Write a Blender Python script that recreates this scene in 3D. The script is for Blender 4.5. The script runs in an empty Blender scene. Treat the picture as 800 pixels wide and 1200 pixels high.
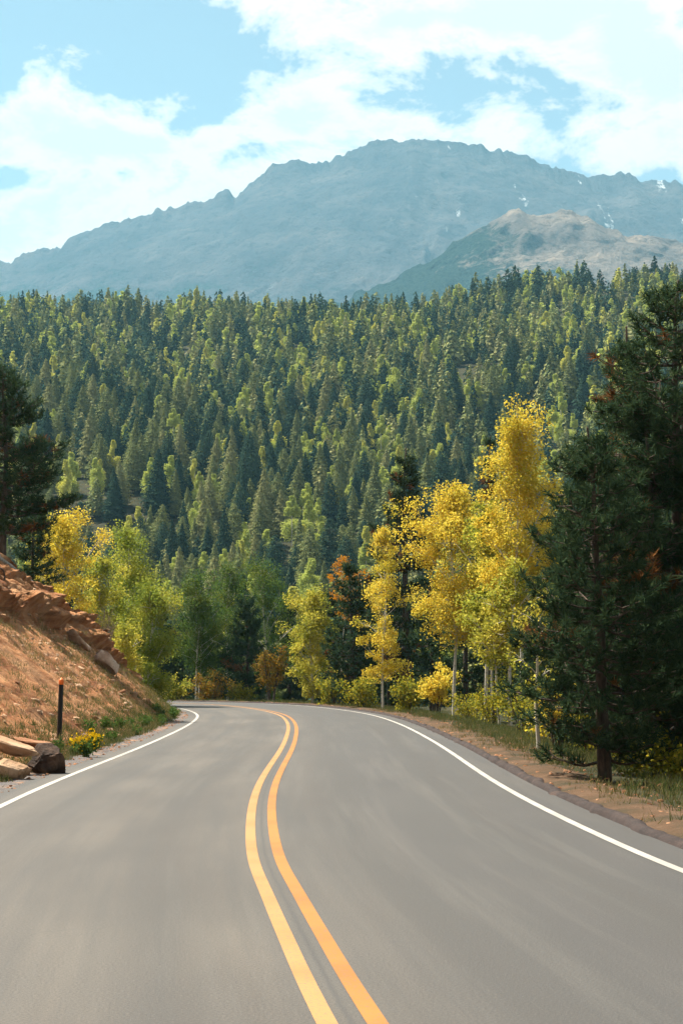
import bpy, math, random
import numpy as np
from mathutils import Vector
from mathutils.bvhtree import BVHTree

SC = bpy.context.scene
COL = SC.collection
R = math.radians
PI = math.pi

# ------------------------------------------------------------------ camera
F, H = 2400.0, 1.7
PITCH = math.atan(187 / F)
cam = bpy.data.cameras.new("camera"); cam.sensor_fit = 'VERTICAL'; cam.sensor_height = 36; cam.sensor_width = 24
cam.lens = 72.0; cam.clip_start = 0.1; cam.clip_end = 40000
camo = bpy.data.objects.new("camera", cam); COL.objects.link(camo)
camo.location = (0, 0, H); camo.rotation_euler = (PI / 2 + PITCH, 0, 0)
SC.camera = camo
CP, SP = math.cos(PITCH), math.sin(PITCH)

def ray(px, py):
    dx, dy = (px - 400) / F, (600 - py) / F
    return np.array([dx, CP - SP * dy, SP + CP * dy])
def P(px, py, Y):                       # a point of the place seen in direction (px, py), Y metres ahead
    d = ray(px, py); return d * (Y / d[1]) + np.array([0, 0, H])
def proj(p):                            # -> px, py
    p = np.asarray(p, float) - np.array([0, 0, H])
    f = p[..., 1] * CP + p[..., 2] * SP; u = -p[..., 1] * SP + p[..., 2] * CP
    return 400 + F * p[..., 0] / f, 600 - F * u / f

# ------------------------------------------------------------------ noise
def _hash(i, j, k, seed):
    n = (i.astype(np.int64) * 374761393 + j.astype(np.int64) * 668265263 + k.astype(np.int64) * 2147483647 + seed * 974634777) & 0xFFFFFFFF
    n = ((n ^ (n >> 13)) * 1274126177) & 0xFFFFFFFF
    n = ((n ^ (n >> 16)) * 2246822519) & 0xFFFFFFFF
    return ((n ^ (n >> 15)) & 0xFFFFFF) / float(0xFFFFFF)
def vnoise(x, y, z=0.0, seed=0):
    x, y, z = np.broadcast_arrays(np.asarray(x, float), np.asarray(y, float), np.asarray(z, float))
    i, j, k = np.floor(x), np.floor(y), np.floor(z)
    fx, fy, fz = x - i, y - j, z - k
    sx, sy, sz = [f * f * f * (f * (f * 6 - 15) + 10) for f in (fx, fy, fz)]
    r = 0
    for a in (0, 1):
        for b in (0, 1):
            for c in (0, 1):
                w = (sx if a else 1 - sx) * (sy if b else 1 - sy) * (sz if c else 1 - sz)
                r = r + w * _hash(i + a, j + b, k + c, seed)
    return r * 2 - 1
def fbm(x, y, z=0.0, oct=4, seed=0, gain=0.5):
    s, a, t = 0, 1.0, 0
    for o in range(oct):
        f = 2.03 ** o
        s = s + a * vnoise(np.asarray(x) * f + 17.3 * o, np.asarray(y) * f - 9.1 * o, np.asarray(z) * f, seed + o); t += a; a *= gain
    return s / t
def ridged(x, y, oct=5, seed=0, gain=0.55):
    s, a, t = 0, 1.0, 0
    for o in range(oct):
        f = 2.07 ** o
        s = s + a * (1 - np.abs(vnoise(x * f + 31.7 * o, y * f + 11.9 * o, 0.5, seed + o))); t += a; a *= gain
    return s / t
def sstep(a, b, x):
    t = np.clip((np.asarray(x, float) - a) / (b - a), 0, 1); return t * t * (3 - 2 * t)

# ------------------------------------------------------------------ meshes
class Geo:
    """collects vertices and faces for ONE mesh"""
    def __init__(s): s.v = []; s.f = []; s.m = []; s.n = 0
    def add(s, v, f, mi=0):
        v = np.asarray(v, float); f = np.asarray(f, np.int64)
        if len(v) == 0: return
        s.v.append(v); s.f.append(f + s.n); s.m.append(np.full(len(f), mi, np.int32)); s.n += len(v)
    def arrays(s): return s.v, s.f, s.m
    def mesh(s, name, mats, smooth=False):
        me = bpy.data.meshes.new(name)
        V = np.concatenate(s.v)
        me.vertices.add(len(V)); me.vertices.foreach_set('co', V.astype(np.float32).ravel())
        loops = np.concatenate([f.ravel() for f in s.f])
        tot = np.concatenate([np.full(len(f), f.shape[1], np.int64) for f in s.f])
        start = np.concatenate([[0], np.cumsum(tot)[:-1]])
        me.loops.add(len(loops)); me.loops.foreach_set('vertex_index', loops.astype(np.int32))
        me.polygons.add(len(tot)); me.polygons.foreach_set('loop_start', start.astype(np.int32))
        me.polygons.foreach_set('material_index', np.concatenate(s.m))
        if smooth: me.polygons.foreach_set('use_smooth', np.ones(len(tot), bool))
        for m in (mats if isinstance(mats, (list, tuple)) else [mats]): me.materials.append(m)
        me.update(calc_edges=True)
        return me
    def build(s, name, mats, parent=None, smooth=False):
        o = bpy.data.objects.new(name, s.mesh(name, mats, smooth)); COL.objects.link(o)
        if parent: o.parent = parent
        return o

def tag(o, label, cat, group=None, kind=None):
    if label: o['label'] = label
    if cat: o['category'] = cat
    if group: o['group'] = group
    if kind: o['kind'] = kind
    return o
def thing(name, label, cat, loc, group=None, rz=0.0):
    o = bpy.data.objects.new(name, None); COL.objects.link(o)
    o.location = loc; o.rotation_euler = (0, 0, rz); o.empty_display_size = 0.3
    return tag(o, label, cat, group)

def grid_faces(nu, nv):
    i = np.arange(nu - 1)[:, None] * nv + np.arange(nv - 1)[None, :]
    return np.stack([i, i + nv, i + nv + 1, i + 1], -1).reshape(-1, 4)
def tube(g, pts, rad, n=6, mi=0):
    pts = np.asarray(pts, float); rad = np.asarray(rad, float)
    t = np.gradient(pts, axis=0); t /= np.linalg.norm(t, axis=1)[:, None] + 1e-9
    ref = np.array([1.0, 0.13, 0.07]) if abs(t[0][2]) > 0.7 else np.array([0.05, 0.1, 1.0])
    a = np.cross(t, ref); a /= np.linalg.norm(a, axis=1)[:, None] + 1e-9
    b = np.cross(t, a)
    th = np.arange(n) * 2 * PI / n
    v = pts[:, None, :] + rad[:, None, None] * (np.cos(th)[None, :, None] * a[:, None, :] + np.sin(th)[None, :, None] * b[:, None, :])
    k = len(pts); v = v.reshape(-1, 3)
    i = np.arange(k - 1)[:, None] * n; j = np.arange(n)[None, :]; j2 = (j + 1) % n
    f = np.stack([i + j, i + j2, i + n + j2, i + n + j], -1).reshape(-1, 4)
    g.add(v, f, mi)
    c = (k - 1) * n
    if n == 4: g.add(v[c:c + 4], [[0, 1, 2, 3]], mi)
    else: g.add(np.vstack([v[c:c + n], pts[-1:] + t[-1:] * rad[-1]]), np.stack([np.arange(n), (np.arange(n) + 1) % n, np.full(n, n)], -1), mi)
def unit(v): return v / (np.linalg.norm(v, axis=-1, keepdims=True) + 1e-9)
def leaves(g, c, size, rng, mi=0, flat=0.0):
    """small rhombic leaf faces at the points c, each an island"""
    n = len(c)
    u = rng.normal(size=(n, 3)); u[:, 2] *= (1 - flat); u = unit(u)
    w = unit(rng.normal(size=(n, 3))); v = unit(np.cross(u, w))
    s = (size * rng.uniform(0.7, 1.3, n))[:, None]
    q = np.stack([c - u * s * .55, c + v * s * .42, c + u * s * .55, c - v * s * .42], 1).reshape(-1, 3)
    g.add(q, np.arange(4 * n).reshape(-1, 4), mi)
def blades(g, base, direc, length, width, rng, mi=0):
    """thin triangles from base along direc"""
    n = len(base)
    side = unit(np.cross(direc, unit(rng.normal(size=(n, 3))))) * (width / 2)[:, None]
    tip = base + direc * length[:, None]
    q = np.stack([base - side, base + side, tip], 1).reshape(-1, 3)
    g.add(q, np.arange(3 * n).reshape(-1, 3), mi)

# ------------------------------------------------------------------ materials
class NT:
    def __init__(s, name, rough=0.9):
        s.mat = bpy.data.materials.new(name); s.mat.use_nodes = True
        s.t = s.mat.node_tree; s.N = s.t.nodes; s.L = s.t.links
        s.N.clear(); s.out = s.N.new('ShaderNodeOutputMaterial')
    def n(s, typ, **kw):
        nd = s.N.new('ShaderNode' + typ)
        for k, v in kw.items():
            if k in nd.inputs.keys(): s.set(nd.inputs[k], v)
            else: setattr(nd, k, v)
        return nd
    def set(s, sock, v):
        if hasattr(v, 'is_output') or isinstance(v, bpy.types.NodeSocket): s.L.new(v, sock)
        else: sock.default_value = v
    def coord(s, scale=(1, 1, 1), kind='Object', rot=(0, 0, 0)):
        tc = s.n('TexCoord'); mp = s.n('Mapping'); s.L.new(tc.outputs[kind], mp.inputs['Vector'])
        mp.inputs['Scale'].default_value = scale; mp.inputs['Rotation'].default_value = rot
        return mp.outputs[0]
    def noise(s, vec, scale, detail=4, rough=0.55, dist=0.0):
        nd = s.n('TexNoise'); s.L.new(vec, nd.inputs['Vector'])
        nd.inputs['Scale'].default_value = scale; nd.inputs['Detail'].default_value = detail
        nd.inputs['Roughness'].default_value = rough; nd.inputs['Distortion'].default_value = dist
        return nd.outputs['Fac']
    def ramp(s, fac, stops, interp='LINEAR'):
        nd = s.n('ValToRGB'); s.L.new(fac, nd.inputs[0]); cr = nd.color_ramp; cr.interpolation = interp
        while len(cr.elements) < len(stops): cr.elements.new(0.5)
        for e, (p, c) in zip(cr.elements, stops):
            e.position = p; e.color = (*c, 1) if not isinstance(c, (int, float)) else (c, c, c, 1)
        return nd.outputs[0]
    def mix(s, fac, a, b, blend='MIX'):
        nd = s.n('Mix', data_type='RGBA', blend_type=blend)
        for sock, v in ((nd.inputs[0], fac), (nd.inputs[6], a), (nd.inputs[7], b)):
            if isinstance(v, bpy.types.NodeSocket): s.L.new(v, sock)
            else: sock.default_value = (*v, 1) if isinstance(v, tuple) and len(v) == 3 else v
        return nd.outputs[2]
    def math(s, op, a, b=0.0, clamp=False):
        nd = s.n('Math', operation=op, use_clamp=clamp)
        s.set(nd.inputs[0], a); s.set(nd.inputs[1], b); return nd.outputs[0]
    def bump(s, h, strength, dist=0.05):
        nd = s.n('Bump'); s.L.new(h, nd.inputs['Height']); nd.inputs['Strength'].default_value = strength; nd.inputs['Distance'].default_value = dist
        return nd.outputs[0]
    def principled(s, col, rough=0.9, normal=None, spec=0.3):
        b = s.n('BsdfPrincipled'); s.set(b.inputs['Base Color'], col if isinstance(col, bpy.types.NodeSocket) else (*col, 1))
        s.set(b.inputs['Roughness'], rough); b.inputs['Specular IOR Level'].default_value = spec
        if normal: s.L.new(normal, b.inputs['Normal'])
        s.L.new(b.outputs[0], s.out.inputs['Surface']); return s.mat

def leaf_mat(name, cols, trans=0.4, nscale=0.5, alt=None, alt_lo=0.45, alt_hi=0.62):
    m = NT(name)
    rnd = m.n('NewGeometry').outputs['Random Per Island']
    k = len(cols)
    c = m.ramp(rnd, [(i / max(1, k - 1), col) for i, col in enumerate(cols)])
    if alt:
        nf = m.noise(m.coord(), nscale, 3)
        c2 = m.ramp(rnd, [(i / max(1, len(alt) - 1), col) for i, col in enumerate(alt)])
        c = m.mix(m.ramp(nf, [(alt_lo, 0.0), (alt_hi, 1.0)]), c, c2)
    d = m.n('BsdfDiffuse'); t = m.n('BsdfTranslucent')
    m.L.new(c, d.inputs[0]); m.L.new(c, t.inputs[0])
    mx = m.n('MixShader'); mx.inputs[0].default_value = trans
    m.L.new(d.outputs[0], mx.inputs[1]); m.L.new(t.outputs[0], mx.inputs[2]); m.L.new(mx.outputs[0], m.out.inputs['Surface'])
    return m.mat

M = {}
Y1, Y2, Y3, Y4 = (.64, .47, .05), (.62, .40, .03), (.68, .55, .10), (.46, .45, .06)
G1, G2, G3 = (.080, .135, .026), (.13, .185, .032), (.21, .24, .04)
M['aspen_gold'] = leaf_mat('aspen_gold_leaves', [Y2, Y1, Y3, Y1, Y4], .52, .55, [Y4, (.30, .27, .03), Y1, (.22, .24, .03)], .5, .64)
M['aspen_lemon'] = leaf_mat('aspen_lemon_leaves', [Y4, (.36, .30, .03), Y3, (.25, .26, .03)], .52, .5, [G3, G2, Y4, (.27, .27, .03)], .42, .6)
M['aspen_green'] = leaf_mat('aspen_green_leaves', [G1, G2, (.11, .155, .028), G2], .42, .5, [G3, (.34, .30, .03), Y4, G2], .52, .66)
M['aspen_lime'] = leaf_mat('aspen_lime_leaves', [(.15, .21, .03), (.22, .27, .04), (.32, .34, .05), (.12, .18, .03)], .48, .5, [Y4, (.40, .38, .05), (.28, .31, .045), Y3], .48, .62)
M['aspen_deep'] = leaf_mat('deep_green_aspen_leaves', [(.050, .095, .024), (.080, .135, .030), (.11, .165, .034)], .38, .5, [(.12, .17, .032), (.24, .25, .04)], .50, .66)
M['aspen_orange'] = leaf_mat('aspen_orange_leaves', [(.50, .20, .012), (.55, .27, .02), (.42, .15, .012)], .4)
M['shrub_rust'] = leaf_mat('rusty_shrub_leaves', [(.30, .14, .02), (.22, .15, .03), (.14, .13, .025), (.38, .19, .02)], .3)
M['shrub_dim'] = leaf_mat('understory_leaves', [(.13, .17, .028), (.28, .27, .03), (.42, .33, .03), (.09, .13, .028)], .45)
M['weed_green'] = leaf_mat('weed_leaves', [(.05, .11, .03), (.08, .14, .03), (.11, .16, .04)], .3)
M['flower'] = leaf_mat('yellow_flowers', [(.62, .42, .01), (.55, .34, .01)], .2)
M['pine'] = leaf_mat('pine_needles', [(.024, .052, .030), (.042, .074, .034), (.064, .094, .040), (.033, .064, .036)], .22)
M['pine_dead'] = leaf_mat('dead_pine_needles', [(.20, .085, .03), (.13, .06, .022), (.24, .11, .04)], .12)
M['pine_mid'] = leaf_mat('mid_conifer_needles', [(.032, .055, .028), (.046, .072, .034), (.060, .085, .036)], .12)
M['hill_conifer'] = leaf_mat('hill_conifer_needles', [(.11, .145, .058), (.19, .215, .082), (.29, .29, .115)], .12)
M['hill_brown'] = leaf_mat('olive_conifer_needles', [(.24, .24, .10), (.32, .31, .135), (.20, .215, .09)], .12)
M['hill_blue'] = leaf_mat('blue_conifer_needles', [(.020, .046, .036), (.034, .066, .046), (.062, .096, .056)], .10)
M['hill_aspen'] = leaf_mat('hill_aspen_leaves', [(.38, .44, .10), (.48, .53, .13), (.56, .58, .16)], .28)
M['hill_gold'] = leaf_mat('hill_gold_leaves', [(.56, .55, .12), (.62, .60, .15)], .28)
M['dry_grass'] = leaf_mat('dry_grass_blades', [(.24, .18, .08), (.17, .145, .055), (.12, .125, .04), (.28, .21, .10)], .25)
M['green_grass'] = leaf_mat('green_grass_blades', [(.045, .075, .025), (.07, .095, .028), (.11, .115, .04), (.20, .16, .07)], .25)
M['bare_twigs'] = leaf_mat('bare_twigs', [(.18, .13, .10), (.24, .18, .13), (.13, .10, .08)], 0.0)

m = NT('aspen_bark'); v = m.coord((1, 1, .6))
sp = m.noise(m.coord((2.2, 2.2, 9)), 2.2, 3, .7)
col = m.mix(m.ramp(sp, [(.60, 0.0), (.68, 1.0)]), (.52, .48, .40), (.07, .062, .05))
col = m.mix(m.ramp(m.noise(v, 1.3, 3), [(.4, 0.0), (.7, .45)]), col, (.36, .34, .25))
M['aspen_bark'] = m.principled(col, .85)
m = NT('pine_bark'); v = m.coord((3, 3, .8)); nf = m.noise(v, 4, 5, .65)
M['pine_bark'] = m.principled(m.ramp(nf, [(.35, (.035, .026, .02)), (.65, (.12, .085, .06))]), .95, m.bump(nf, .6, .03))
m = NT('dead_wood'); nf = m.noise(m.coord((1, 1, 1)), 6, 5, .65)
M['dead_wood'] = m.principled(m.ramp(nf, [(.35, (.20, .18, .16)), (.65, (.45, .42, .38))]), .9)

# bank soil
m = NT('red_soil'); v = m.coord()
n1 = m.noise(v, .35, 5, .6); n2 = m.noise(v, 2.2, 6, .65); n3 = m.noise(v, 14, 4, .7)
strata = m.noise(m.coord((.35, .2, 2.4), rot=(.25, .3, 0)), 1.2, 5, .6, .6)
c = m.ramp(n2, [(.30, (.26, .095, .037)), (.50, (.42, .19, .083)), (.72, (.54, .31, .16))])
c = m.mix(m.ramp(strata, [(.46, 0.0), (.62, .75)]), c, (.135, .045, .018))
c = m.mix(m.ramp(n1, [(.50, 0.0), (.70, .6)]), c, (.42, .255, .14))
c = m.mix(m.ramp(n3, [(.62, 0.0), (.75, .5)]), c, (.46, .32, .20))
hgt = m.math('ADD', m.math('MULTIPLY', n2, .7), m.math('MULTIPLY', n3, .35))
M['soil'] = m.principled(c, .95, m.bump(hgt, 1.0, .22), .1)
# verge
m = NT('verge_soil'); v = m.coord(); n2 = m.noise(v, 1.1, 5, .6); n3 = m.noise(v, 30, 4, .7)
c = m.ramp(n2, [(.35, (.042, .035, .020)), (.55, (.090, .053, .031)), (.7, (.125, .078, .048))])
c = m.mix(m.ramp(n3, [(.55, 0.0), (.75, .6)]), c, (.24, .165, .115))
M['verge'] = m.principled(c, .95, m.bump(n3, .6, .03), .1)
# gravel shoulder
m = NT('shoulder_gravel'); v = m.coord(); n2 = m.noise(v, 1.4, 4); n3 = m.noise(v, 38, 3, .7)
c = m.ramp(n3, [(.35, (.055, .05, .055)), (.55, (.13, .115, .11)), (.75, (.30, .25, .21))])
c = m.mix(m.ramp(n2, [(.5, 0.0), (.68, .8)]), c, (.36, .20, .11))
M['gravel'] = m.principled(c, .95, m.bump(n3, .7, .03), .15)
# forest floor
m = NT('forest_floor'); v = m.coord(); n2 = m.noise(v, .4, 5, .6); n3 = m.noise(v, 6, 4, .7)
c = m.ramp(n2, [(.35, (.022, .026, .014)), (.6, (.050, .046, .026)), (.75, (.085, .066, .038))])
c = m.mix(m.ramp(n3, [(.55, 0.0), (.75, .4)]), c, (.11, .095, .045))
M['floor'] = m.principled(c, 1.0, m.bump(n3, .5, .05), .05)
# asphalt: mottled, with worn wheel tracks and long streaks that follow the lane (UV: u across in metres, v along)
m = NT('asphalt')
uv = m.n('UVMap'); uvv = uv.outputs[0]
def uvmap(sx, sy):
    mp = m.n('Mapping'); m.L.new(uvv, mp.inputs['Vector']); mp.inputs['Scale'].default_value = (sx, sy, 1); return mp.outputs[0]
grain = m.noise(uvmap(1, 1), 55, 3, .75)
streak = m.noise(uvmap(1.0, .035), 2.3, 5, .6)
mott = m.noise(uvmap(.5, .16), 1.0, 4, .55)
c = m.ramp(mott, [(.35, (.066, .056, .047)), (.65, (.108, .092, .075))])
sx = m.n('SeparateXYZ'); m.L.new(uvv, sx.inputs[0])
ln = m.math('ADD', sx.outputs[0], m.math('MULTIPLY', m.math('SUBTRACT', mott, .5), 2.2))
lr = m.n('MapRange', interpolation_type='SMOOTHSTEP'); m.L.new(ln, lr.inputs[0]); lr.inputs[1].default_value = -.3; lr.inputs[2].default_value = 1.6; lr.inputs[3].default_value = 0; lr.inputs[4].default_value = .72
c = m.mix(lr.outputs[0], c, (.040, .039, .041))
trk = m.math('ABSOLUTE', m.math('SUBTRACT', m.math('ABSOLUTE', m.math('SUBTRACT', m.math('ABSOLUTE', sx.outputs[0]), 1.75)), .80))
c = m.mix(m.ramp(m.math('ADD', trk, m.math('MULTIPLY', m.math('SUBTRACT', streak, .5), .5)), [(.05, .55), (.45, 0.0)]), c, (.045, .040, .036))
c = m.mix(m.ramp(streak, [(.38, .0), (.66, .8)]), c, (.050, .047, .044))
st2 = m.noise(uvmap(.8, .022), 3.1, 5, .65)
c = m.mix(m.ramp(st2, [(.50, .0), (.74, .55)]), c, (.100, .091, .080))
c = m.mix(m.ramp(grain, [(.36, .7), (.52, .0)]), c, (.033, .031, .029))
c = m.mix(m.ramp(grain, [(.58, .0), (.72, .5)]), c, (.17, .15, .13))
vor = m.n('TexVoronoi', feature='DISTANCE_TO_EDGE'); wv = m.n('Mapping')
dn = m.n('TexNoise'); m.L.new(uvmap(1, .8), dn.inputs['Vector']); dn.inputs['Scale'].default_value = 1.6
mm = m.n('VectorMath', operation='MULTIPLY_ADD'); m.L.new(dn.outputs['Color'], mm.inputs[0]); mm.inputs[1].default_value = (.9, .9, 0); m.L.new(uvmap(.26, .075), mm.inputs[2])
m.L.new(mm.outputs[0], vor.inputs['Vector']); vor.inputs['Scale'].default_value = 1.0
crack = m.ramp(vor.outputs['Distance'], [(.0, .55), (.006, .0)])
c = m.mix(m.math('MULTIPLY', crack, m.ramp(mott, [(.5, 0.0), (.62, 1.0)])), c, (.05, .047, .045))
seam = m.math('SUBTRACT', 1.0, m.math('MULTIPLY', m.math('ABSOLUTE', m.math('ADD', sx.outputs[0], m.math('MULTIPLY', m.math('SUBTRACT', m.noise(uvmap(0, .9), 1.5, 4, .7), .5), .05))), 38.0), True)
c = m.mix(m.math('MULTIPLY', seam, .75), c, (.045, .042, .04))
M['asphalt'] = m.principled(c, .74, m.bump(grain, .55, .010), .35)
def paint(name, a, b, thr):
    m = NT(name); v = m.coord(); n1 = m.noise(v, 34, 4, .75); n2 = m.noise(v, .8, 3)
    c = m.mix(m.ramp(n2, [(.4, 0.0), (.65, 1.0)]), a, b)
    c = m.mix(m.ramp(n1, [(thr, 0.0), (thr + .08, .7)]), c, (.11, .10, .09))
    return m.principled(c, .7, m.bump(n1, .2, .004), .3)
M['yellow'] = paint('yellow_paint', (.34, .135, .018), (.28, .105, .013), .55)
M['yellow_worn'] = paint('faded_yellow_paint', (.36, .185, .060), (.31, .148, .040), .545)
M['white'] = paint('white_paint', (.38, .355, .32), (.30, .28, .25), .585)
m = NT('kerb_asphalt'); v = m.coord(); n2 = m.noise(v, 3, 5, .65); n3 = m.noise(v, 40, 3, .7)
c = m.ramp(n2, [(.35, (.028, .023, .023)), (.60, (.050, .037, .034)), (.80, (.11, .07, .055))])
M['kerb'] = m.principled(m.mix(m.ramp(n3, [(.55, 0.0), (.75, .5)]), c, (.15, .11, .09)), .92, m.bump(n3, .6, .03), .15)
def rockmat(name, a, b, d, sc=1.3):
    m = NT(name); v = m.coord(); n1 = m.noise(v, sc, 6, .65); n2 = m.noise(v, sc * 9, 4, .7)
    c = m.ramp(n1, [(.32, a), (.52, b), (.7, d)]); c = m.mix(m.ramp(n2, [(.55, 0.0), (.72, .5)]), c, tuple(x * .5 for x in a))
    return m.principled(c, .92, m.bump(m.math('ADD', n1, m.math('MULTIPLY', n2, .4)), .8, .08), .15)
M['rock_pale'] = rockmat('pale_pink_granite', (.32, .20, .14), (.52, .38, .29), (.62, .50, .40))
M['rock_tan'] = rockmat('tan_sandstone', (.24, .13, .07), (.40, .25, .15), (.48, .34, .23))
M['rock_dark'] = rockmat('dark_hollow_rock', (.018, .014, .012), (.06, .038, .028), (.14, .08, .05), 2.5)  # near-black colour standing in for the shade inside an undercut hollow
M['rock_red'] = rockmat('red_stone', (.18, .075, .034), (.30, .14, .07), (.40, .24, .14), 3)
m = NT('post_metal'); nf = m.noise(m.coord((4, 4, 1)), 5, 4); M['post'] = m.principled(m.ramp(nf, [(.3, (.006, .007, .008)), (.7, (.014, .014, .015))]), .6)
m = NT('orange_reflector'); nf = m.noise(m.coord(), 30, 3); M['orange'] = m.principled(m.ramp(nf, [(.3, (.72, .12, .015)), (.7, (.80, .20, .03))]), .4)
# mountain rock
def mtnmat(name, treeline, tsoft, rock_a, rock_b, rock_c, snow=True, sc=1.0, tilt=0.0, x0=0.0):
    m = NT(name); v = m.coord((.001, .001, .001)); geo = m.n('NewGeometry'); sx = m.n('SeparateXYZ'); m.L.new(geo.outputs['Position'], sx.inputs[0])
    sn = m.n('SeparateXYZ'); m.L.new(geo.outputs['Normal'], sn.inputs[0])
    n1 = m.noise(v, 5 * sc, 7, .62); n2 = m.noise(v, 34 * sc, 8, .72); n3 = m.noise(v, 90 * sc, 4, .7)
    c = m.ramp(n1, [(.35, rock_a), (.52, rock_b), (.68, rock_c)])
    c = m.mix(m.ramp(n2, [(.38, .6), (.50, 0.0)]), c, tuple(x * .5 for x in rock_a))
    # timber below an uneven tree line
    tl = m.math('ADD', sx.outputs[2], m.math('MULTIPLY', m.math('SUBTRACT', n1, .5), tsoft * 3)); tl = m.math('ADD', tl, m.math('MULTIPLY', m.math('SUBTRACT', sx.outputs[0], x0), tilt))
    tl = m.math('ADD', tl, m.math('MULTIPLY', m.math('SUBTRACT', n2, .5), tsoft * 2.2))
    tf = m.n('MapRange'); m.L.new(tl, tf.inputs[0]); tf.inputs[1].default_value = treeline - tsoft * .25; tf.inputs[2].default_value = treeline + tsoft * .25; tf.inputs[3].default_value = 1; tf.inputs[4].default_value = 0
    c = m.mix(tf.outputs[0], c, m.ramp(n3, [(.4, (.014, .034, .032)), (.62, (.045, .072, .055))]))
    if snow:
        gl = m.noise(m.coord((.012, .0015, .0028)), 1.0, 4, .6)
        sm = m.math('MULTIPLY', m.ramp(gl, [(.64, 0.0), (.67, 1.0)]), m.ramp(m.math('DIVIDE', sx.outputs[2], 2000.0), [(.60, 0.0), (.68, 1.0)]))
        xm = m.n('MapRange'); m.L.new(sx.outputs[0], xm.inputs[0]); xm.inputs[1].default_value = 150; xm.inputs[2].default_value = 350; sm = m.math('MULTIPLY', sm, xm.outputs[0])
        c = m.mix(m.math('MULTIPLY', sm, m.ramp(n2, [(.45, 0.0), (.55, 1.0)])), c, (.72, .75, .78))
    h = m.math('ADD', m.math('MULTIPLY', n2, 1.0), m.math('MULTIPLY', n3, .5))
    return m.principled(c, 1.0, m.bump(h, .95, 26), .0)
M['mountain'] = mtnmat('mountain_rock', 860, 300, (.055, .058, .066), (.088, .085, .09), (.14, .123, .12), tilt=.25)
M['foothill'] = mtnmat('foothill_rock', 700, 220, (.14, .12, .11), (.24, .195, .165), (.40, .31, .24), False, 1.6, tilt=.95, x0=415)

# ------------------------------------------------------------------ the road line
ctr = np.array([(6.2, -45), (4.4, -30), (2.6, -16), (1.45, -5), (.75, 3), (.05, 10.07), (-.23, 13.25), (-.45, 15.9), (-.72, 19.4), (-.98, 25.3), (-1.12, 31), (-1.17, 37), (-1.2, 44.3),
                (-1.3, 53), (-1.56, 65.3), (-2.1, 77.6), (-2.9, 86.5), (-4.1, 95), (-5.9, 103.5), (-8.6, 110.2), (-12.6, 115), (-18, 118.3), (-26, 120.8), (-38, 122.8), (-60, 125)], float)
def catmull(p, n):
    out = []
    q = np.vstack([2 * p[0] - p[1], p, 2 * p[-1] - p[-2]])
    for i in range(1, len(q) - 2):
        p0, p1, p2, p3 = q[i - 1], q[i], q[i + 1], q[i + 2]
        for t in np.arange(n) / n:
            out.append(.5 * ((2 * p1) + (-p0 + p2) * t + (2 * p0 - 5 * p1 + 4 * p2 - p3) * t * t + (-p0 + 3 * p1 - 3 * p2 + p3) * t ** 3))
    out.append(p[-1]); return np.array(out)
RC = catmull(ctr, 10)
for _ in range(12): RC[1:-1] = (RC[:-2] + 2 * RC[1:-1] + RC[2:]) / 4
RT = unit(np.gradient(RC, axis=0)); RN = np.stack([RT[:, 1], -RT[:, 0]], -1)      # RN points right
RS = np.concatenate([[0], np.cumsum(np.linalg.norm(np.diff(RC, axis=0), axis=1))])
WL, WR = 3.3, 3.5                       # centre to white line
def ribbon(name, offs, zs, mat, parent=None, uvs=False):
    offs = np.asarray(offs, float); zs = np.asarray(zs, float)
    v = np.zeros((len(RC), len(offs), 3)); v[..., :2] = RC[:, None] + RN[:, None] * offs[None, :, None]; v[..., 2] = zs
    g = Geo(); g.add(v.reshape(-1, 3), grid_faces(len(RC), len(offs))[:, ::-1]); o = g.build(name, mat, parent, True)
    if uvs:
        lay = o.data.uv_layers.new(name='UVMap'); vi = np.zeros(len(o.data.loops), np.int32); o.data.loops.foreach_get('vertex_index', vi)
        U = np.stack([np.broadcast_to(offs, (len(RC), len(offs))), np.broadcast_to(RS[:, None], (len(RC), len(offs)))], -1).reshape(-1, 2)[vi]
        lay.data.foreach_set('uv', U.astype(np.float32).ravel())
    return o
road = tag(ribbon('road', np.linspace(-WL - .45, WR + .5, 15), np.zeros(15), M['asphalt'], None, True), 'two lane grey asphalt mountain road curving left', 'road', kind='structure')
def line(name, off, w, mat, dz=.004, lab=None):
    o = ribbon(name, [off - w / 2, off, off + w / 2], [dz] * 3, mat, road)
    if lab: o['label'] = lab
line('centre_line', -.122, .105, M['yellow_worn'], .004, 'faded left yellow centre line'); line('centre_line', .122, .105, M['yellow'], .004, 'deep yellow right centre line')
line('edge_line', -WL, .10, M['white'], .004); line('edge_line', WR, .10, M['white'], .004)

def road_dist(x, y):
    """signed distance from the centre line, right positive"""
    sh = np.shape(x); p = np.stack([np.ravel(x), np.ravel(y)], -1); out = np.zeros(len(p))
    for a in range(0, len(p), 20000):
        q = p[a:a + 20000]; d = q[:, None] - RC[None]; k = (d ** 2).sum(-1).argmin(1)
        dd = q - RC[k]; out[a:a + 20000] = np.sign((dd * RN[k]).sum(-1)) * np.linalg.norm(dd, axis=1)
    return out.reshape(sh)
CXY = RC[:200].copy()
def cx_at(y): return np.interp(y, CXY[:, 1], CXY[:, 0])

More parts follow.
